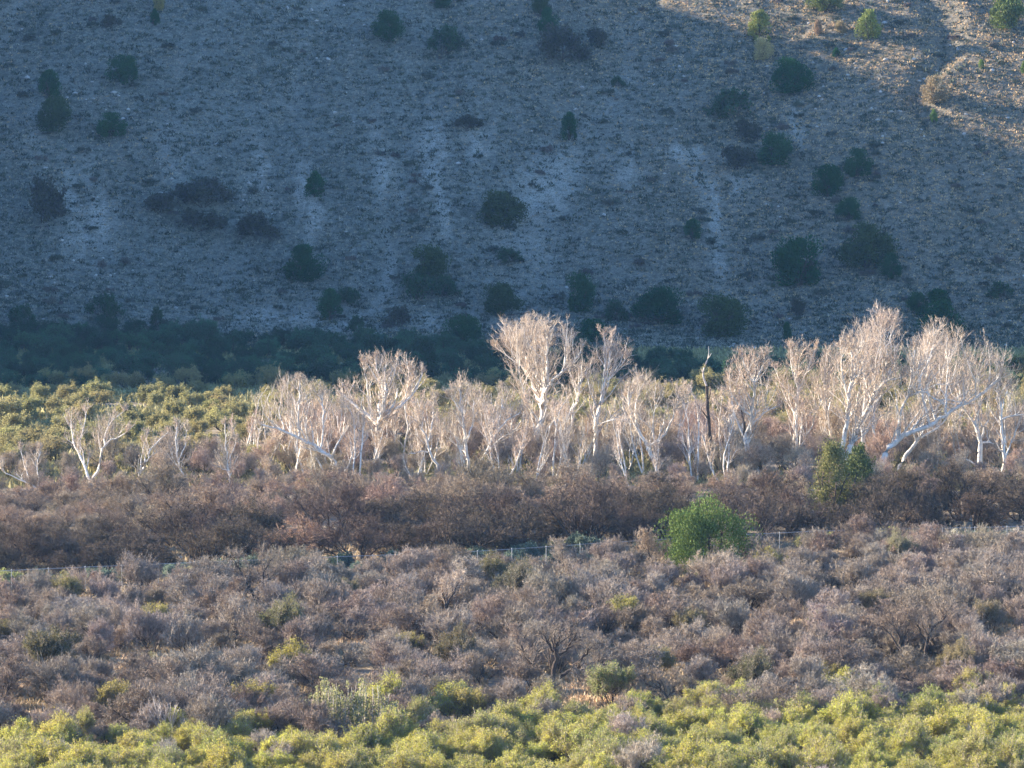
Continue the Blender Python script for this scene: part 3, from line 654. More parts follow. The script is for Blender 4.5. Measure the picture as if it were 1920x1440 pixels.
def gnarled(px, py, limbs, H, label, seed, col=GREY, twd=1.0, r0=.2):
    """dark forked mesquite drawn limb by limb"""
    p0 = at(px, py); Y = p0[1]; rg = np.random.default_rng(seed); st, tw = Geo(), Geo(); PP = []
    for pl, ra, rb in limbs:
        q = np.array([pxy(x, y, Y) for x, y in pl]) - p0; q[:, 1] = np.linspace(0, rg.uniform(-1.6, 1.6), len(q)); p = resample(q, .35); p[1:] += rg.normal(size=(len(p) - 1, 3)) * .05
        st.tubes(p[None], np.linspace(ra, rb, len(p))[None], 6, rg); PP.append(p)
    K = 6
    PP2 = np.stack([p[np.linspace(0, len(p) - 1, K).astype(int)] for p in PP]); RR = np.stack([np.linspace(a, b_, K) for _, a, b_ in limbs])
    P, D, L, R = spawn(rg, PP2, RR, 8, .3, 1, (20, 65), (.4, .7), .5, .3); L = np.clip(L, .4, 2.0)
    p, r = grow(rg, P, D, L, np.minimum(R, .06), 4, .25, .06); st.tubes(p, r, 4, rg)
    P, D, L, R = spawn(rg, p, r, 6, .15, 1, (25, 65), (.5, .8), .6, .15)
    p, r = grow(rg, P, D, L, np.maximum(R, .013), 3, .25, .08); tw.tubes(p, r, 3, rg)
    P, D, L, R = spawn(rg, p, r, int(6 * twd), .1, 1, (25, 65), (.5, .9), .6, .15); tw.slivers(P, D, np.clip(L, .2, .8), np.full(len(P), .028), rg)
    p, r = grow(rg, P, D, np.clip(L, .2, .8), np.full(len(P), .01), 2, .2, .1)
    P, D, L, R = spawn(rg, p, r, 3, .1, 1, (25, 65), (.5, .9), .6, .1); tw.slivers(P, D, np.clip(L, .15, .5), np.full(len(P), .022), rg)
    root = tag(empty('mesquite_tree', p0), label, 'tree')
    mkobj('trunk', st.mesh('mesquite_trunk'), M_MESQ, root, True); mkobj('crown', tw.mesh('mesquite_crown'), M_TWIG, root, color=col)
    
    for dd_, rr in ((0, 2.6), (3, 2.6), (6, 2.4), (8.5, 2.0)): avoidB.append((p0[0], p0[1] - dd_, rr))
gnarled(1032, 1288, [([(1032,1290),(1036,1265),(1044,1235),(1040,1220),(1050,1190)], .27, .10), ([(1032,1290),(1055,1262),(1085,1252),(1110,1255),(1135,1240)], .18, .06), ([(1024,1288),(1008,1270),(995,1245),(985,1225),(978,1205)], .17, .06),
   ([(1044,1228),(1060,1222),(1075,1200),(1085,1180)], .1, .04), ([(1008,1270),(985,1262),(960,1255)], .08, .03), ([(1085,1252),(1095,1225),(1115,1200)], .09, .04), ([(1040,1222),(1025,1200),(1015,1170)], .09, .04)], 4, 'gnarled dark many-forked tree standing alone in the straw clearing', 61, GREY, .6)
gnarled(1735, 1245, [([(1735,1245),(1738,1215),(1745,1180),(1748,1150)], .17, .06), ([(1743,1185),(1765,1165),(1785,1140)], .1, .04), ([(1738,1205),(1720,1175),(1708,1150)], .1, .04)], 4, 'dark bare tree with a straight stem, right one of a close pair', 62, GREY)
gnarled(1697, 1248, [([(1697,1250),(1692,1220),(1685,1190),(1672,1165)], .16, .06), ([(1692,1220),(1700,1185),(1708,1160)], .1, .04), ([(1692,1225),(1670,1195),(1655,1175)], .1, .04)], 4, 'dark bare tree with a leaning stem, left one of a close pair', 63, BROWN)
gnarled(480, 1130, [([(480,1132),(470,1105),(452,1080),(440,1060)], .16, .05), ([(480,1132),(488,1100),(495,1070),(510,1045)], .16, .05), ([(488,1100),(515,1080),(530,1065)], .1, .04), ([(470,1105),(445,1100),(425,1085)], .1, .04)], 4, 'dark fan-branched tree just below the fence at left', 64, GREY)
gnarled(1738, 1325, [([(1738,1325),(1735,1300),(1720,1280)], .18, .08), ([(1738,1325),(1755,1300),(1775,1285)], .14, .06), ([(1735,1300),(1745,1275)], .1, .05), ([(1720,1280),(1695,1270)], .08, .04)], 3, 'dark forked tree rooted at the edge of the yellow-green shrubs at right', 65, BROWN, 1.2)
gnarled(838, 1160, [([(838,1160),(834,1135),(826,1110)], .13, .06), ([(810,1158),(800,1140),(785,1125)], .13, .05), ([(834,1135),(850,1115),(862,1095)], .09, .04)], 3, 'slender dark-stemmed tree with a pinkish crown, centre left below the fence', 66, PINK, 1.2)
gnarled(1245, 1330, [([(1262,1335),(1252,1310),(1240,1290),(1230,1275)], .13, .05), ([(1252,1310),(1265,1290),(1270,1270)], .09, .04), ([(1240,1290),(1215,1285),(1200,1270)], .08, .03)], 3, 'dark twisted thin tree at the upper edge of the yellow-green shrubs, centre right', 67, GREY)
gnarled(668, 1212, [([(668,1212),(660,1200),(645,1192),(635,1180)], .12, .05), ([(668,1212),(680,1195),(695,1185)], .1, .04), ([(660,1200),(668,1180)], .08, .04)], 3, 'low dark-stemmed umbrella shrub over the centre-left straw patch', 68, GREY, 1.2)
# white bare sapling in the front left
def whitesap():
    p0 = at(318, 1400); Y = p0[1]; rg = np.random.default_rng(8); st, tw = Geo(), Geo(); PP = []; LM_ = [([(318,1400),(322,1375),(325,1345),(332,1320)], .09, .03), ([(308,1400),(300,1370),(297,1340),(290,1318)], .08, .03), ([(330,1402),(340,1380),(345,1350)], .06, .02), ([(322,1375),(308,1350),(312,1330)], .05, .02), ([(318,1400),(295,1395),(280,1370)], .06, .02)]
    for pl, ra, rb in LM_:
        q = np.array([pxy(x, y, Y) for x, y in pl]) - p0; q[:, 1] = np.linspace(0, rg.uniform(-1, 1), len(q)); p = resample(q, .3); st.tubes(p[None], np.linspace(ra, rb, len(p))[None], 5, rg); PP.append(p)
    PP2 = np.stack([p[np.linspace(0, len(p) - 1, 5).astype(int)] for p in PP]); RR = np.stack([np.linspace(a, b_, 5) for _, a, b_ in LM_])
    P, D, L, R = spawn(rg, PP2, RR, 8, .3, 1, (15, 45), (.3, .6), .5, .3); p, r = grow(rg, P, D, L, np.maximum(R, .015), 3, .15, .1); st.tubes(p, r, 4, rg)
    P, D, L, R = spawn(rg, p, r, 7, .1, 1, (20, 45), (.5, .8), .5, .3); tw.slivers(P, D, np.clip(L, .2, .6), np.full(len(P), .025), rg)
    root = tag(empty('bare_sapling', (p0[0], p0[1], p0[2])), 'white bare sapling among yellow-green shrubs at lower left', 'tree')
    mkobj('trunk', st.mesh('sapling_trunk'), M_PALEDEAD, root, True); mkobj('twigs', tw.mesh('sapling_twigs'), M_TWIG, root, color=(.62, .58, .55))
whitesap()
# pale-stemmed green bush
def palebush():
    p0 = at(650, 1392); rg = np.random.default_rng(9); st, fo = Geo(), Geo(); n = 90
    a = rg.uniform(0, 6.28, n); rr = 3.7 * rg.random(n) ** .5
    P = np.stack([np.cos(a) * rr, np.sin(a) * rr * .6, np.zeros(n)], -1); D = nrm(np.stack([P[:, 0] * .035, P[:, 1] * .04, np.ones(n)], -1) + rg.normal(size=(n, 3)) * .05)
    L = 4.3 * np.sqrt(np.clip(1 - (rr / 4.3) ** 2, .1, 1)) * rg.uniform(.8, 1.05, n)
    p, r = grow(rg, P, D, L, rg.uniform(.035, .06, n), 6, .05, .05); st.tubes(p, r, 4, rg)
    P, D, L, R = spawn(rg, p, r, 9, .15, 1, (12, 35), (.15, .3), .5, .3); p2, r2 = grow(rg, P, D, L, np.full(len(P), .014), 2, .1, .1); st.tubes(p2, r2, 3, rg)
    P, D, L, R = spawn(rg, p2, r2, 12, .1, 1, (10, 50), (.3, .6), .5, .3); P = P[P[:, 2] > .9]; D = D[:len(P)]
    fo.leaves(P + rg.normal(size=P.shape) * .06, .15 * rg.uniform(.6, 1.3, len(P)), nrm(np.array([0, 0, 1.]) + rg.normal(size=P.shape) * .5), rg)
    root = tag(empty('tall_bush', p0), 'rounded bush of upright whitish stems with pale green leaves', 'bush')
    mkobj('stems', st.mesh('bush_stems'), M_PALEDEAD, root); mkobj('foliage', fo.mesh('bush_foliage'), M_LEAF, root, color=(.29, .30, .15))
    avoidB.append((p0[0], p0[1], 4.6)); avoidB.append((p0[0], p0[1] + 3, 3.0))
palebush()
# fallen log
def log():
    p0 = at(1418, 1160); st = Geo(); Y = p0[1]
    q = np.array([pxy(x, y, Y) for x, y in [(1432,1162),(1420,1152),(1402,1144)]]) - p0; q[:, 1] += [0, .3, .6]; q[:, 2] = [.15, .5, .9]
    p = resample(q, .3); st.tubes(p[None], np.linspace(.17, .09, len(p))[None] , 7)
    root = tag(empty('fallen_log', p0), 'fallen pale log propped on dry grass beside a dark leaning branch', 'log')
    mkobj('stem', st.mesh('log_stem'), M_PALEDEAD, root, True)
    st = Geo(); q = np.array([pxy(x, y, Y) for x, y in [(1434,1160),(1415,1145),(1395,1132),(1380,1118)]]) - p0; p = resample(q, .3); p[:, 2] = np.maximum(p[:, 2], .2); st.tubes(p[None], np.linspace(.13, .04, len(p))[None], 6)
    mkobj('branch', st.mesh('log_branch'), M_DEAD, root, True)
    avoidB.append((p0[0], p0[1] - 3, 2.5))
log()
# the lone green juniper and the bare shrub in front of it; the pair of olive junipers
jp = at(1325, 1080)
JUNBIG = juniper(507, 6.2, 8.0, 18000, .18, 'round', 36, .125, 1.8)
place(JUNBIG, 'juniper_tree', (jp[0] + .2, jp[1] + 1, jp[2]), .4, 1.15, 'lone bright green juniper with a bumpy top, standing at the fence', 'juniper', None, {'foliage': JUN}, .98)
avoidB.append((jp[0], jp[1], 4.6)); avoidB.append((jp[0] - 2.5, jp[1] - 5, 2.6)); avoidB.append((jp[0] + 2.5, jp[1] - 5, 2.4))
p = at(1345, 1100); place(MESQ[2], 'bare_shrub', p, 1.0, .95, 'pinkish bare shrub directly in front of the lone green juniper', 'shrub', None, {'twigs': PINK})
avoidB.append((p[0], p[1], 2.5))
for k, (x, tp, h, w, lab) in enumerate([(1563, 840, 8.2, 6.0, 'left and paler of the two joined olive junipers before the trunks'), (1608, 848, 8.0, 5.4, 'right and darker of the two joined olive junipers before the trunks')]):
    Y = 411 + 2 * k; c = pxy(x, 960, Y); z = float(hz(c[0], Y))
    place(juniper(512 + k, h, w, 15000, .17, 'cone', 70, .14, .8), 'juniper_tree', (c[0], Y, z), 0, 1.0, lab, 'juniper', None, {'foliage': (.21, .21, .08) if k == 0 else (.13, .16, .06)})
# rust mound
p = at(565, 1062); place(DARKT[1], 'mound_shrub', (p[0], p[1] + 2, p[2]), .3, 1.45, 'broad rust-tinged mound shrub just behind the fence at left', 'shrub', None, {'twigs': RUST}, .85)
avoidB.append((p[0], p[1], 5))

# green accents in the brush, one by one: px, py(base), scale, colour
for (px, py, s, c, lab) in [(130, 1128, .75, (.26, .30, .09), 'small yellow-green bush poking out of grey brush at upper left'), (300, 1178, .8, (.33, .36, .08), 'two-lobed yellow-green bush in grey brush, left quarter'),
     (100, 1262, 1.15, (.11, .14, .05), 'dark green low bush at left with dark branches'), (530, 1202, 1.0, (.17, .22, .08), 'muted green bush, centre left of the grey brush'), (545, 1270, 1.0, (.34, .37, .07), 'bright yellow-green shrub near the centre-left straw patch'),
     (930, 1100, .85, (.17, .20, .06), 'dull olive bush among pale twigs, centre'), (1085, 1112, .75, (.27, .30, .08), 'small olive-yellow bush right of centre'), (1180, 1172, .9, (.33, .38, .08), 'low bright lime bush right of centre'),
     (1450, 1085, .8, (.30, .34, .07), 'lime bush to the lower right of the lone juniper'), (1690, 1052, .8, (.28, .33, .16), 'pale green bush under the fence, right'), (970, 1128, 1.0, (.13, .17, .09), 'grey-green shadowy bush at centre'),
     (850, 1255, .9, (.12, .14, .05), 'dark green-brown bush at the centre beside the clearing'), (1140, 1310, .95, (.27, .36, .12), 'fresh green bush at the foot of the clearing'), (1535, 1180, .7, (.28, .33, .12), 'small pale lime bush right of the fallen log'),
     (15, 1200, .8, (.15, .18, .06), 'dark olive bush cut by the left edge'), (275, 1250, .6, (.22, .26, .08), 'small green bush beside the left straw clearing'), (1410, 1300, .9, (.11, .15, .06), 'dark green bush above the yellow-green rows, right of centre'),
     (395, 1345, .8, (.35, .37, .07), 'yellow-green bush above the front rows at left'), (1560, 1285, .7, (.31, .34, .08), 'yellow-green sprig bush above the front rows, right'),
     (640, 1120, .7, (.24, .26, .10), 'olive bush below the fence between the mound shrub and the slender tree'), (1300, 1190, .8, (.26, .28, .11), 'olive-tinged bush left of the fallen log'), (760, 1235, .8, (.30, .32, .09), 'yellowish bush left of the central clearing'),
     (215, 1330, .9, (.32, .34, .09), 'yellow-green bush over the front rows, far left'), (1640, 1150, .8, (.24, .26, .12), 'grey-olive bush amid brown brush at right'), (1840, 1180, .9, (.22, .23, .11), 'dusky olive bush near the right edge'),
     (480, 1345, .9, (.36, .38, .09), 'yellow-green bush left of the pale-stemmed bush'), (1240, 1255, .7, (.3, .33, .1), 'yellowish bush right of the clearing'), (1790, 1270, .8, (.27, .28, .11), 'olive bush lower right of the paired dark trees'), (880, 1345, .8, (.36, .38, .09), 'lime bush right of the pale-stemmed bush')]:
    q = at(px, py + 18); o = place(GREEN[int(px) % 4], 'leafy_shrub', q, px * .1, s * 1.15, lab, 'shrub', None, {'foliage': (c[0] * .95 + .02, c[1] * .85, c[2] + .01), 'twigs': (.3, .26, .2)})
    avoidB.append((q[0], q[1], 1.7 * s)); avoidB.append((q[0], q[1] - 3, 1.5 * s))
# --- B: grey brush between the fence and the front rows
def colB(x, y):
    u = r1.random() + .6 * vnoise(np.array(x * .06), np.array(y * .06))
    return {'twigs': vary(GREY if u < .5 else (LILAC if u < .85 else BROWN), r1, .14, .04)}
ptsB = scatter(r1, 560, 280, 392, TX, lambda x, y: 3.15 + 2.2 * vnoise(np.array(x * .09 + 7), np.array(y * .09)), avoidB, lambda x, y: fy(x) - 1 < y < FENCE_Y(x) - 2.0)
n1 = [p for k, p in enumerate(ptsB) if k % 10 < 5][:300]; n2 = [p for k, p in enumerate(ptsB) if k % 10 in (5, 6, 7)]; n3 = [p for k, p in enumerate(ptsB) if k % 10 > 7]
emit(MESQ, 'bare_shrub', n1, colB, 'rounded bare grey-brown shrub', 'shrub', 'bare shrubs between the fence and the green rows', r1, (.75, 1.45), (.68, .95))
emit(WISP, 'wispy_shrub', n2, lambda x, y: {'twigs': vary(LILAC, r1, .1, .03)}, 'upright pale lilac-grey bare shrub', 'shrub', 'pale wispy shrubs between the fence and the green rows', r1, (.75, 1.25), (.75, 1.05))
emit(MESQ, 'tan_shrub', n3, lambda x, y: {'twigs': vary((.345, .285, .225), r1, .12, .03)}, 'tan-pink bare shrub', 'shrub', 'tan-pink shrubs between the fence and the green rows', r1, (.7, 1.05))
# snowy-headed low shrub behind the fence at right
for (px, py, c, lab) in [(1790, 1030, (.44, .42, .25), 'cream-headed rounded shrub under the fence at far right'), (1905, 1028, (.30, .26, .16), 'brownish rounded shrub at the right end of the fence')]:
    q = at(px, py); place(GREEN[1], 'leafy_shrub', q, 0, .62, lab, 'shrub', None, {'foliage': c})

# --- C: sage strip along the fence
ptsC = scatter(r1, 60, 355, 402, TX, 2.2, [(jp[0], jp[1], 5)], lambda x, y: FENCE_Y(x) + 1.5 < y < FENCE_Y(x) + 9)
emit(LOW, 'sage_bush', ptsC, lambda x, y: {'foliage': vary(SAGE if r1.random() < .75 else (.3, .31, .14), r1, .2), 'twigs': (.3, .27, .22)}, 'low blue-green sage bush', 'bush', 'low sage bushes behind the fence', r1, (.9, 1.5))

# --- D: brown thicket, its front rows coloured darker to paint in shade
avD = [(pxy(1585, 960, 411)[0], 411, 4.4), (pxy(1585, 960, 404)[0], 404, 2.6), (*G(565, 1050), 6.5), (*G(565, 1030), 5)]
ptsD = scatter(r1, 250, 366, 443, TX, lambda x, y: float(np.interp(x, [-48, -15], [3.0, 4.3])), avD, lambda x, y: FENCE_Y(x) + 9.5 < y < 424)
emit(DARKT, 'mesquite_tree', ptsD, lambda x, y: {'twigs': vary(THICK_SHADE if y < FENCE_Y(x) + 32 else (.31, .245, .18), r1, .2)}, 'dense brown bare mesquite', 'tree', 'brown mesquites of the thicket behind the fence', r1, (.7, 1.3), (.66, .95))
# --- white-stemmed young trees filling the row of sycamores
def sapling(seed, H, Wd, n):
    rg = np.random.default_rng(seed); st, tw = Geo(), Geo()
    P = rg.normal(size=(n, 3)) * np.array([.35, .35, 0]); D = nrm(rg.normal(size=(n, 3)) * np.array([.22, .22, 0]) + np.array([0, 0, 1.]))
    p, r = grow(rg, P, D, H * rg.uniform(.6, .95, n), rg.uniform(.08, .13, n), 7, .13, .06, .3); st.tubes(p, r, 5, rg)
    P, D, L, R = spawn(rg, p, r, 9, .25, 1, (20, 50), (.18, .36), .5, .3); p, r = grow(rg, P, D, L, np.maximum(R, .03), 4, .14, .18, .4); st.tubes(p, r, 4, rg)
    P, D, L, R = spawn(rg, p, r, 6, .1, 1, (20, 45), (.4, .8), .6, .35); p, r = grow(rg, P, D, L, np.full(len(P), .022), 3, .12, .15, .4); tw.tubes(p, r, 3, rg)
    P, D, L, R = spawn(rg, p, r, 5, .1, 1, (20, 50), (.5, .9), .6, .25); tw.slivers(P, D, np.clip(L, .25, .8), np.full(len(P), .03), rg)
    return [('trunk', st.mesh('sapling_trunk'), M_SYC), ('crown', tw.mesh('sapling_crown'), M_TWIG)]
SAPL = [sapling(460 + k, h, 4, n) for k, (h, n) in enumerate([(10, 3), (8.5, 3), (11.5, 2), (9.5, 4), (7.5, 3)])]
ptsS = scatter(r1, 72, 436, 482, TX, 3.6, (), lambda x, y: (x > -30 and (x < 24 or y > 458)) or (y < 444 and -50 < x <= -30 and r1.random() < .03))
emit(SAPL, 'young_sycamore', ptsS, lambda x, y: {'crown': vary(PINK, r1, .1)}, 'slender white-stemmed young sycamore', 'tree', 'young white-stemmed sycamores between the large ones', r1, (.7, 1.1))
rr_ = lambda o: .5 + .015 * max(0, o.location.y - 430)
# --- F: pinkish undergrowth among the sycamores
ptsF = scatter(r1, 270, 424, 492, TX, 2.75, (), lambda x, y: not (x < -26 and y > 455) )
emit(MIDB, 'bare_tree', ptsF, lambda x, y: {'twigs': vary((.43, .355, .275) if x > -30 else (.40, .33, .26), r1, .1), 'stems': None}, 'small pinkish-tan bare tree', 'tree', 'small bare trees among the sycamores', r1, (.7, 1.0))
for o, _w in ALL[-len(ptsF):]:
    if o.location.y < 450: k = rr_(o); o.scale = (o.scale[0] * k, o.scale[1] * k, o.scale[2] * k)
# --- G: olive scrub of the flats
ptsG = scatter(r1, 299, 452, 562, TX, 3.6, (), lambda x, y: y > 452 + (0 if x < -24 else 34) )
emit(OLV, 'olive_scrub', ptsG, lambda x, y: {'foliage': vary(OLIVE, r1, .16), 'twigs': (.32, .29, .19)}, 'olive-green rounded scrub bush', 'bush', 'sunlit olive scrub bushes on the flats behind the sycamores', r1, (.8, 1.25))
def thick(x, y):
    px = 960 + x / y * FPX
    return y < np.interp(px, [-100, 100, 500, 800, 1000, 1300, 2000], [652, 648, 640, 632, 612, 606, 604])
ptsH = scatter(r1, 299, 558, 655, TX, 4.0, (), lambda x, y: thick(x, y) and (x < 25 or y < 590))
emit(OLV, 'shade_tinted_scrub', ptsH, lambda x, y: {'foliage': vary((.062, .125, .072), r1, .5), 'twigs': (.10, .105, .09)}, 'shade-tinted dark blue-green scrub bush', 'bush', 'shade-tinted scrub bushes at the foot of the hillside', r1, (.9, 1.35))  # olive scrub again, darkened and blued so the shade sits in its colour
# ------------------------------------------------------------------ hillside plants: px, py of base, width px, height px, shape, colour
HJ = [(92,183,40,55,'col',0,'upper one of two stacked slope junipers at left'),(100,245,62,62,'round',1,'lower wider one of two stacked slope junipers at left'),(232,158,52,50,'round',0,'round juniper high on the slope, right of the stacked two'),(207,255,54,42,'round',0,'flat-topped juniper right below the stacked two'),
 (290,46,18,30,'col',2,'tiny dark juniper at the top left, lower of two'),(297,18,22,28,'round',3,'small sunlit juniper at the top edge, left'),(727,76,54,52,'round',0,'juniper with a sun-touched tip near the top, left of centre'),(1025,62,34,45,'round',0,'dark juniper at the top, just right of centre'),(1015,28,30,40,'round',1,'brownish juniper cut by the top edge right of centre'),
 (828,13,36,30,'round',0,'juniper cut by the top edge, left of centre'),(592,367,36,46,'col',2,'small neat juniper halfway up the slope, left'),(566,526,70,64,'round',2,'round dark juniper low on the slope, left'),(940,420,74,58,'round',1,'wide juniper under the white boulder'),(805,520,66,58,'round',1,'juniper above a scrub clump, low on the slope at centre'),
 (1067,262,32,52,'col',2,'narrow upright juniper in the middle of the slope'),(1298,447,32,40,'col',0,'little juniper right of centre, middle slope'),(1483,173,66,60,'round',2,'juniper with golden tips at the edge of the shade'),(1450,307,64,56,'round',0,'ragged juniper right of the pale bare patch'),(1553,366,52,54,'round',2,'compact juniper, lower left of a nearby pair'),
 (1607,329,50,48,'round',0,'juniper, upper right of a nearby pair'),(1592,410,44,38,'round',0,'small juniper below the nearby pair at right'),(1498,534,88,88,'round',2,'large round juniper low on the right slope'),(1622,500,92,74,'round',1,'large brownish-green juniper low on the right slope'),(1672,520,40,44,'round',0,'small juniper leaning on the large brownish-green one'),
 (1238,605,88,64,'round',2,'broad dark hedge-like juniper at the slope foot'),(1355,628,90,72,'round',1,'broad olive juniper at the slope foot, right of the hedge-like one'),(868,648,66,54,'round',0,'twiggy green juniper at the slope foot, centre'),(620,598,44,62,'col',0,'upright rough juniper at the slope foot, left of centre'),(940,590,70,56,'round',1,'rough dark juniper at the slope foot, centre'),
 (1087,582,50,68,'round',0,'two-tiered dark shrub tree at the slope foot right of centre'),(1110,640,50,40,'round',2,'dark juniper peeping over the tallest sycamore'),(1768,640,80,72,'round',2,'dark juniper behind the crowns of the right cluster'),(1757,590,50,50,'col',2,'upright dark juniper above the right cluster'),(1722,588,40,40,'round',0,'small dark juniper left of the upright one above the right cluster'),
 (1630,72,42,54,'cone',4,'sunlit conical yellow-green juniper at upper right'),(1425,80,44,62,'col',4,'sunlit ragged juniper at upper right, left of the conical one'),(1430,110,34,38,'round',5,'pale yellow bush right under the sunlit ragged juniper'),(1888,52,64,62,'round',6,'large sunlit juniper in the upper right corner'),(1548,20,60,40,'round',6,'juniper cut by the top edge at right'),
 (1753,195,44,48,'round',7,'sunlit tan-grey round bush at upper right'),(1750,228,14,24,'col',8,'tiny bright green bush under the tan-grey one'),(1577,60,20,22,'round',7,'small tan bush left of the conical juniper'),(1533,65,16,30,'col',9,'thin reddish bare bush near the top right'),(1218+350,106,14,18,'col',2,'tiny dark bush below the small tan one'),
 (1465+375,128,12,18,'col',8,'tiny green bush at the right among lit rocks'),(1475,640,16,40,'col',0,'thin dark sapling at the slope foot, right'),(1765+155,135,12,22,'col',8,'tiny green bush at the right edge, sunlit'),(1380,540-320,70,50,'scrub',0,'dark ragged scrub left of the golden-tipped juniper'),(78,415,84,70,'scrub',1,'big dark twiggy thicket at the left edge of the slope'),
 (380,385,110,52,'scrub',1,'long dark twiggy thicket, left slope, upper of three'),(370,432,90,36,'scrub',1,'dark twiggy patch below the long one'),(490,440,80,36,'scrub',1,'dark twiggy patch right of the lower one'),(300,400,60,40,'scrub',1,'dark twiggy patch at the left end of the long thicket'),(830,100,60,48,'scrub',0,'faint greenish scrub near the top centre'),(1050,110,90,55,'scrub',1,'dark brush near the top, right of centre'),
 (785,560,60,50,'scrub',0,'green scrub clump lower left of the centre slope juniper'),(825,555,50,36,'scrub',0,'green scrub clump under the centre slope juniper'),(750,612,50,34,'scrub',1,'dark shrub at the slope foot left of centre'),(655,570,44,34,'scrub',0,'low greenish scrub right of the upright rough juniper'),(672,620,28,28,'scrub',0,'small green tuft bush at the slope foot'),
 (290,608,28,30,'scrub',0,'small green bush at the left slope foot'),(40,610,50,40,'scrub',0,'dark scrub at the left end of the slope foot'),(190,590,56,36,'scrub',0,'greenish scrub at the left slope foot'),(1155,600,40,34,'scrub',0,'low scrub left of the hedge-like juniper'),(1385,315,60,44,'scrub',1,'dark ragged scrub beside the pale bare patch'),(1395,265,50,40,'scrub',1,'dark scrub above the pale patch'),
 (1160,160,26,16,'scrub',0,'small green cushion bush, upper slope'),(875,240,50,26,'scrub',1,'dark low scrub in the upper middle'),(1880,560,40,30,'scrub',0,'faint scrub at the lower right slope'),(1490,590,40,28,'scrub',1,'scrub between the big round and the olive juniper'),(1120,85,40,34,'scrub',1,'grey scrub right of the top centre brush'),(210,52,30,24,'scrub',1,'dark cushion near the top left'),(950,490,50,24,'scrub',0,'faint grey-green scrub right of the centre slope juniper')]
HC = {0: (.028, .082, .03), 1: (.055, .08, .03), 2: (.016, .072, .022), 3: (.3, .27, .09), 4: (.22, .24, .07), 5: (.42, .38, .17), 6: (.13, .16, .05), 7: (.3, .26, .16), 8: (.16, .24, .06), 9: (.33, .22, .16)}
jp_r = [juniper(600 + k, 6, 6, 6500, .32, 'round', 34, .17, 1.5) for k in range(4)]
jp_c = [juniper(610 + k, 6, 4.4, 5000, .32, 'col', 34) for k in range(3)]
jp_k = [juniper(620, 6, 4.6, 4200, .3, 'cone', 40)]
sc_s = [bare_shrub(630 + k, 3.0, 5.5, 7, .04, .8, .05, .1, leafy=.35, leaf=.26, spread=(20, 70), order=(5, 6, 6, 5)) for k in range(3)]
r2 = np.random.default_rng(77)
for i, (px, py, w, h, shp, ci, lab) in enumerate(HJ):
    q = at(px, py + 2); m_ = q[1] / FPX
    if shp == 'scrub':
        pr = sc_s[i % 3]; s = 1.25 * w * m_ / 5.0; sz = 1.2 * h * m_ / 3.0
        place(pr, 'scrub_patch', q, r2.uniform(0, 6), s, lab, 'scrub', None, {'foliage': (.045, .10, .05) if ci == 0 else (.09, .085, .065), 'twigs': (.13, .115, .12) if ci else (.12, .13, .10)}, sz)
    else:
        pr, bw = {'round': (jp_r[i % 4], 6.4), 'col': (jp_c[i % 3], 4.6), 'cone': (jp_k[0], 4.4)}[shp]
        s = 1.25 * w * m_ / bw; sz = 1.0 * h * m_ / 6.2
        place(pr, 'juniper_tree', q, r2.uniform(0, 6), s, lab, 'juniper', None, {'foliage': vary(HC[ci], r2, .06)}, sz)
# small dark shrubs dotted over the slope, each its own
SS = [bare_shrub(650 + k, 1.3, 2.0, 5, .05, .5, .03, .1, leafy=.4, leaf=.2, spread=(15, 65), order=(4, 4, 4, 4)) for k in range(3)]
SM = []
for k, pr in enumerate(SS):   # too small in the photo to show their parts
    g = Geo()
    vs, qs, ts, off = [], [], [], 0
    for nm, me, mt in pr:
        v = np.empty(len(me.vertices) * 3, np.float32); me.vertices.foreach_get('co', v); v = v.reshape(-1, 3)
        for pl in me.polygons:
            (qs if len(pl.vertices) == 4 else ts).append([a + off for a in pl.vertices])
        vs.append(v); off += len(v)
    V = np.vstack(vs); SM.append(newmesh('small_shrub', V, np.array(qs) if qs else None, np.array(ts) if ts else None, np.random.default_rng(k).random(len(V))))
n = 0
while n < 240:
    x = r2.uniform(-100, 100); y = r2.uniform(645, 760)
    z = float(hz(x, y)); pp = proj((x, y, z))
    if not (-20 < pp[0] < 1940 and -10 < pp[1] < 640): continue
    s = r2.uniform(.5, 1.35)
    o = mkobj('small_shrub', SM[n % 3], M_TWIG, None, color=vary((.085, .095, .075) if r2.random() < .6 else (.14, .12, .11), r2, .25)); o.location = (x, y, z - .05); o.rotation_euler = (0, 0, r2.uniform(0, 6)); o.scale = (s, s, s * .8)
    tag(o, None, 'shrub', 'small dark shrubs dotted over the slope'); ALL.append((o, 'small dark shrub on the slope')); n += 1

# grass tufts, low scrub and stones nobody could count
def many(name, label, cat, N, pos, build, mt, color):
    V, Q, T, R = build(N, pos); o = mkobj(name, newmesh(name, V, Q, T, R), mt, None, color=color)
    tag(o, label, cat, None, 'stuff'); return o
def bits(pos, h, w, k, rg, spread=.6):
    """k upright blades or leafy bits at each position"""
    N = len(pos); P = np.repeat(pos, k, 0); hh = np.repeat(h, k) * rg.uniform(.6, 1.2, N * k)
    P = P + rg.normal(size=P.shape) * np.array([1, 1, .1]) * (np.repeat(w, k) * .38)[:, None]
    D = nrm(rg.normal(size=P.shape) * spread + np.array([0, 0, 1.])); g = Geo(); g.slivers(P, D, hh, hh * .5, rg)
    V = g.V[0]; return V, None, g.T[0], np.repeat(np.repeat(rg.random(N), k), 3)
def slope_points(n, rg, cond=None, y0=622, y1=765):
    y = rg.uniform(y0, y1, n); x = rg.uniform(-1, 1, n) * (y * TX + 12)
    if cond is not None:
        m_ = cond(x, y); x, y = x[m_], y[m_]
    return np.stack([x, y, hz(x, y) - .03], -1)
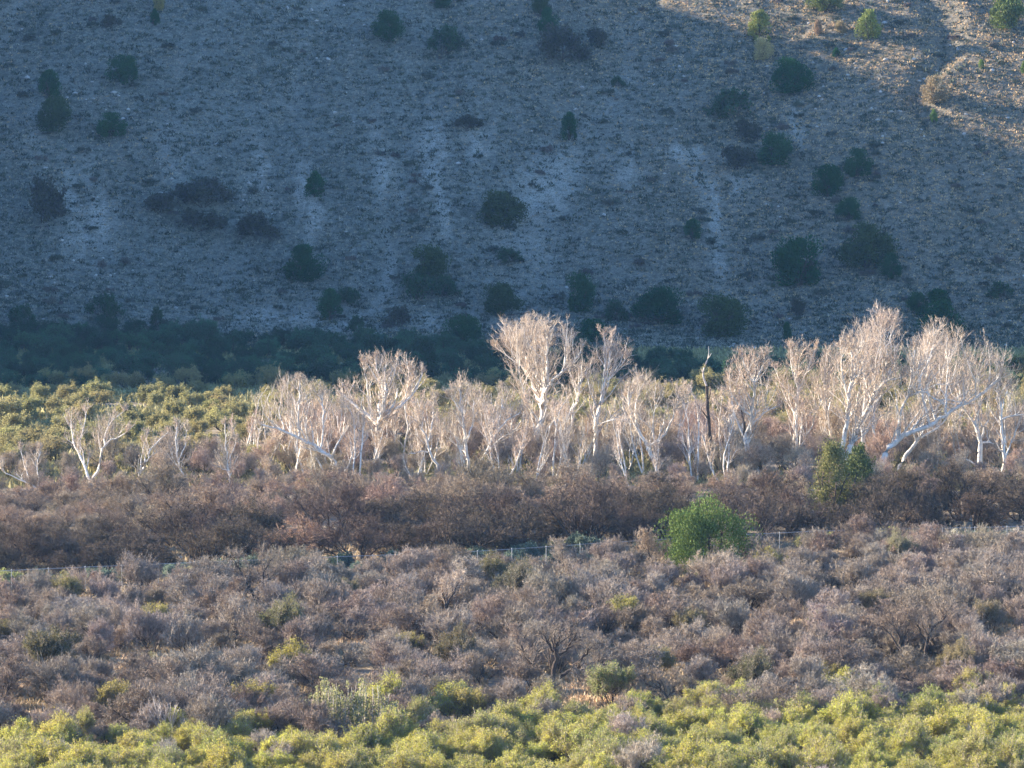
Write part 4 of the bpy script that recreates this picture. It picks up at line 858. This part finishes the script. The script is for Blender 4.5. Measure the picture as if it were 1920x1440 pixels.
def dens_ok(x, y):
    pl = pale_at(x, y, hz(x, y)); return np.random.default_rng(2).random(len(x)) > pl * .4 + .35 * (fbm(x * .15, y * .15, 3) < -.25)
pos = slope_points(120000, r2, dens_ok); h = r2.uniform(.18, .42, len(pos)); wm = r2.random(len(pos)) < np.maximum(.45 * warm_at(pos[:, 0], pos[:, 1]), .95 * sstep(25, 60, pos[:, 0] + .6 * (pos[:, 1] - 705)) * (pos[:, 1] > 680))  # gold tufts crowd the sunlit wedge, so its warm light is partly coloured in
for sel, cc, lb in ((~wm, (.32, .30, .25), 'pale grey-green grass tufts covering the shaded hillside'), (wm, (.52, .38, .22), 'golden dry grass tufts with painted sun warmth, thickest on the sunlit upper right slope')):
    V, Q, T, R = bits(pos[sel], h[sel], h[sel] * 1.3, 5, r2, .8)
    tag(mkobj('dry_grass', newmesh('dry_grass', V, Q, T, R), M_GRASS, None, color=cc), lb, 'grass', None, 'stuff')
pos = slope_points(60000, np.random.default_rng(4), dens_ok); h = .18 + .6 * r2.random(len(pos)) ** 3.5; V, Q, T, R = bits(pos, h, h * 1.5, 10, r2, 1.0)
tag(mkobj('low_scrub', newmesh('low_scrub', V, Q, T, R), M_GRASS, None, color=(.075, .09, .07)), 'dark low scrub speckling the shaded hillside', 'ground cover', None, 'stuff')
# stones
ico_v = np.array([(0,0,1),(.89,0,.45),(.28,.85,.45),(-.72,.53,.45),(-.72,-.53,.45),(.28,-.85,.45),(.72,.53,-.45),(-.28,.85,-.45),(-.89,0,-.45),(-.28,-.85,-.45),(.72,-.53,-.45),(0,0,-1)], float)
ico_f = np.array([(0,1,2),(0,2,3),(0,3,4),(0,4,5),(0,5,1),(1,6,2),(2,7,3),(3,8,4),(4,9,5),(5,10,1),(2,6,7),(3,7,8),(4,8,9),(5,9,10),(1,10,6),(11,7,6),(11,8,7),(11,9,8),(11,10,9),(11,6,10)])
def stones(pos, s, rg):
    N = len(pos); V = ico_v[None] * (1 + rg.normal(size=(N, 12, 1)) * .18) * s[:, None, None] * np.array([1, 1, .6]) * rg.uniform(.7, 1.3, (N, 1, 3)) + pos[:, None, :]
    T = ico_f[None] + (np.arange(N) * 12)[:, None, None]; return V.reshape(-1, 3), T.reshape(-1, 3), np.repeat(rg.random(N), 12)
rocky = lambda x, y: (np.random.default_rng(9).random(len(x)) < .06 + .8 * (fbm(x * .07 + 11, y * .07, 3) > .22) + .5 * ((x > 50) & (y > 700)))
pos = slope_points(8500, np.random.default_rng(6), rocky); V, T, R = stones(pos, .09 + .42 * r2.random(len(pos)) ** 5, r2)
tag(mkobj('stones', newmesh('stones', V, None, T, R), M_ROCK), 'loose pale stones strewn over the hillside', 'stones', None, 'stuff')
for (px, py, s, lab) in [(931, 363, .42, 'white boulder above the wide central slope juniper'), (150, 399, .5, 'grey boulder in the left pale gully'), (1400, 337, .3, 'small white boulder beside the pale bare patch'), (452, 89, .3, 'small pale boulder near the top left of centre')]:
    q = at(px, py); V, T, R = stones(np.array([[0, 0, .1]]), np.array([s]), r2); o = mkobj('boulder', newmesh('boulder', V, None, T, R), M_ROCK); o.location = q
    bm_ = o.modifiers.new('round', 'SUBSURF'); bm_.levels = 1; bm_.render_levels = 2
    tag(o, lab, 'boulder')

# dry straw on the valley floor
r3 = np.random.default_rng(91)
y = r3.uniform(262, 400, 60000); x = r3.uniform(-1, 1, 60000) * (y * TX + 6); k = fbm(x * .1, y * .1, 3) > -.35; pos = np.stack([x, y, hz(x, y)], -1)[k]
h = r3.uniform(.2, .5, len(pos)); V, Q, T, R = bits(pos, h, h * 1.2, 7, r3, .55)
V0 = V
cl = []
for (px, py, r_) in CLEAR:
    gx, gy = G(px, py); n = int(60 * r_); a = r3.uniform(0, 6.28, n); rr = r_ * 1.1 * r3.random(n) ** .5; cl.append(np.stack([gx + np.cos(a) * rr, gy + np.sin(a) * rr, hz(gx + np.cos(a) * rr, gy + np.sin(a) * rr)], -1))
tag(mkobj('dry_grass', newmesh('dry_grass', V, Q, T, R), M_GRASS, None, color=(.36, .295, .20)), 'straw-coloured dry grass under and between the bare shrubs', 'grass', None, 'stuff')
cl = np.vstack(cl); h = r3.uniform(.3, .75, len(cl)); V, Q, T, R = bits(cl, h, h * 1.0, 26, r3, .5)
tag(mkobj('bunch_grass', newmesh('bunch_grass', V, Q, T, R), M_GRASS, None, color=(.56, .44, .30)), 'tall tan bunch grass in the small clearings', 'grass', None, 'stuff')
y = r3.uniform(440, 625, 52000); x = r3.uniform(-1, 1, 52000) * (y * TX + 6); pos = np.stack([x, y, hz(x, y)], -1); pos = pos[fbm(x * .06, y * .06, 3) > -.3]
h = r3.uniform(.25, .95, len(pos)); V, Q, T, R = bits(pos, h, h * 1.6, 6, r3, .7)
tag(mkobj('flats_grass', newmesh('flats_grass', V, Q, T, R), M_GRASS, None, color=(.32, .30, .15)), 'dry grass and herbs on the flats behind the sycamores', 'grass', None, 'stuff')

# ------------------------------------------------------------------ the chain-link fence
def fence():
    xs_ = np.arange(-62, 62.1, 3.1); ys_ = FENCE_Y(xs_); zs = hz(xs_, ys_); Hf = 2.15
    root = tag(empty('chain_link_fence', (xs_[0], ys_[0], zs[0])), 'long grey chain-link fence crossing the brush from edge to edge', 'fence'); b0 = np.array([xs_[0], ys_[0], zs[0]])
    for x, y, z in zip(xs_, ys_, zs):
        g = Geo(); p = np.array([[0, 0, -.3], [0, 0, Hf * .5], [0, 0, Hf + .04]]); g.tubes(p[None], np.full((1, 3), .038), 8)
        cap = np.array([[0, 0, Hf + .04], [0, 0, Hf + .08], [0, 0, Hf + .10]]); g.tubes(cap[None], np.array([[.048, .04, .01]]), 8)
        o = mkobj('post', g.mesh('fence_post'), M_METAL, root, True); o.location = np.array([x, y, z]) - b0
    g = Geo(); p = np.stack([xs_, ys_, zs + Hf], -1) - b0; g.tubes(p[None], np.full((1, len(p)), .03), 6)
    mkobj('top_rail', g.mesh('fence_rail'), M_METAL, root, True)
    g = Geo(); st = .16; u = np.arange(-62, 62, st); w = .006
    for sgn in (1, -1):
        xa = u; xb = np.clip(u + sgn * (Hf - .05), -62, 62)
        A = np.stack([xa, FENCE_Y(xa) - .045, hz(xa, FENCE_Y(xa)) + .05], -1); B = np.stack([xb, FENCE_Y(xb) - .045, hz(xb, FENCE_Y(xb)) + .05 + np.abs(xb - xa)], -1)
        N = len(A); Vv = np.stack([A, A + [w, 0, 0], B + [w, 0, 0], B], 1) - b0; g.add(Vv, np.arange(N * 4).reshape(-1, 4), None, None)
    mkobj('wire_mesh', g.mesh('fence_wire'), M_METAL, root)
fence()

# ------------------------------------------------------------------ the blue air between here and the hillside
def haze():
    x0, x1, y0, y1, z0, z1 = -905, 905, -705, 1505, -12, 160
    V = [(x, y, z) for x in (x0, x1) for y in (y0, y1) for z in (z0, z1)]
    Q = [(0, 1, 3, 2), (4, 6, 7, 5), (0, 4, 5, 1), (2, 3, 7, 6), (0, 2, 6, 4), (1, 5, 7, 3)]
    m = bpy.data.materials.new('haze'); m.use_nodes = True; N = m.node_tree.nodes; N.clear()
    v = N.new('ShaderNodeVolumePrincipled'); v.inputs['Color'].default_value = (.26, .56, 1, 1); v.inputs['Density'].default_value = HAZE; v.inputs['Anisotropy'].default_value = .2
    o = N.new('ShaderNodeOutputMaterial'); m.node_tree.links.new(v.outputs[0], o.inputs['Volume'])
    tag(mkobj('haze', newmesh('haze', V, Q), m), 'faint blue haze in the air over the valley', 'haze', None, 'stuff')
HAZE = .00005
if HAZE: haze()

# ------------------------------------------------------------------ labels of the mass plants: what each looks like and the landmark it stands by
lum = lambda c: .3 * c[0] + .6 * c[1] + .1 * c[2]
groups = {}
def tone(o):
    q = next((c for c in o.children if c.name.startswith(('foliage', 'twigs', 'crown'))), o); return lum(q.color)
bpy.context.view_layer.update()
for o, w in ALL: groups.setdefault((o.get('group'), w), []).append((tone(o), o.scale[0]))
for o, words in ALL:
    g = groups[(o.get('group'), words)]; t = sorted(a for a, _ in g); z = sorted(b_ for _, b_ in g); k = tone(o); sc_ = o.scale[0]
    size = 'small' if sc_ < z[int(len(z) * .3)] else ('large' if sc_ > z[int(len(z) * .7)] else '')
    shade = 'darker' if k < t[int(len(t) * .3)] else ('paler' if k > t[int(len(t) * .7)] else '')
    px, py = proj(o.location); wh = where(px, py)
    base = words.replace('small ', '') if size else words
    for pre in ([size, shade], [shade], [size], []):
        lab = ' '.join([p_ for p_ in pre if p_] + [base if pre and pre[0] == size else words]) + ', ' + wh
        if len(lab.split()) <= 16: break
    o['label'] = ' '.join(lab.split())
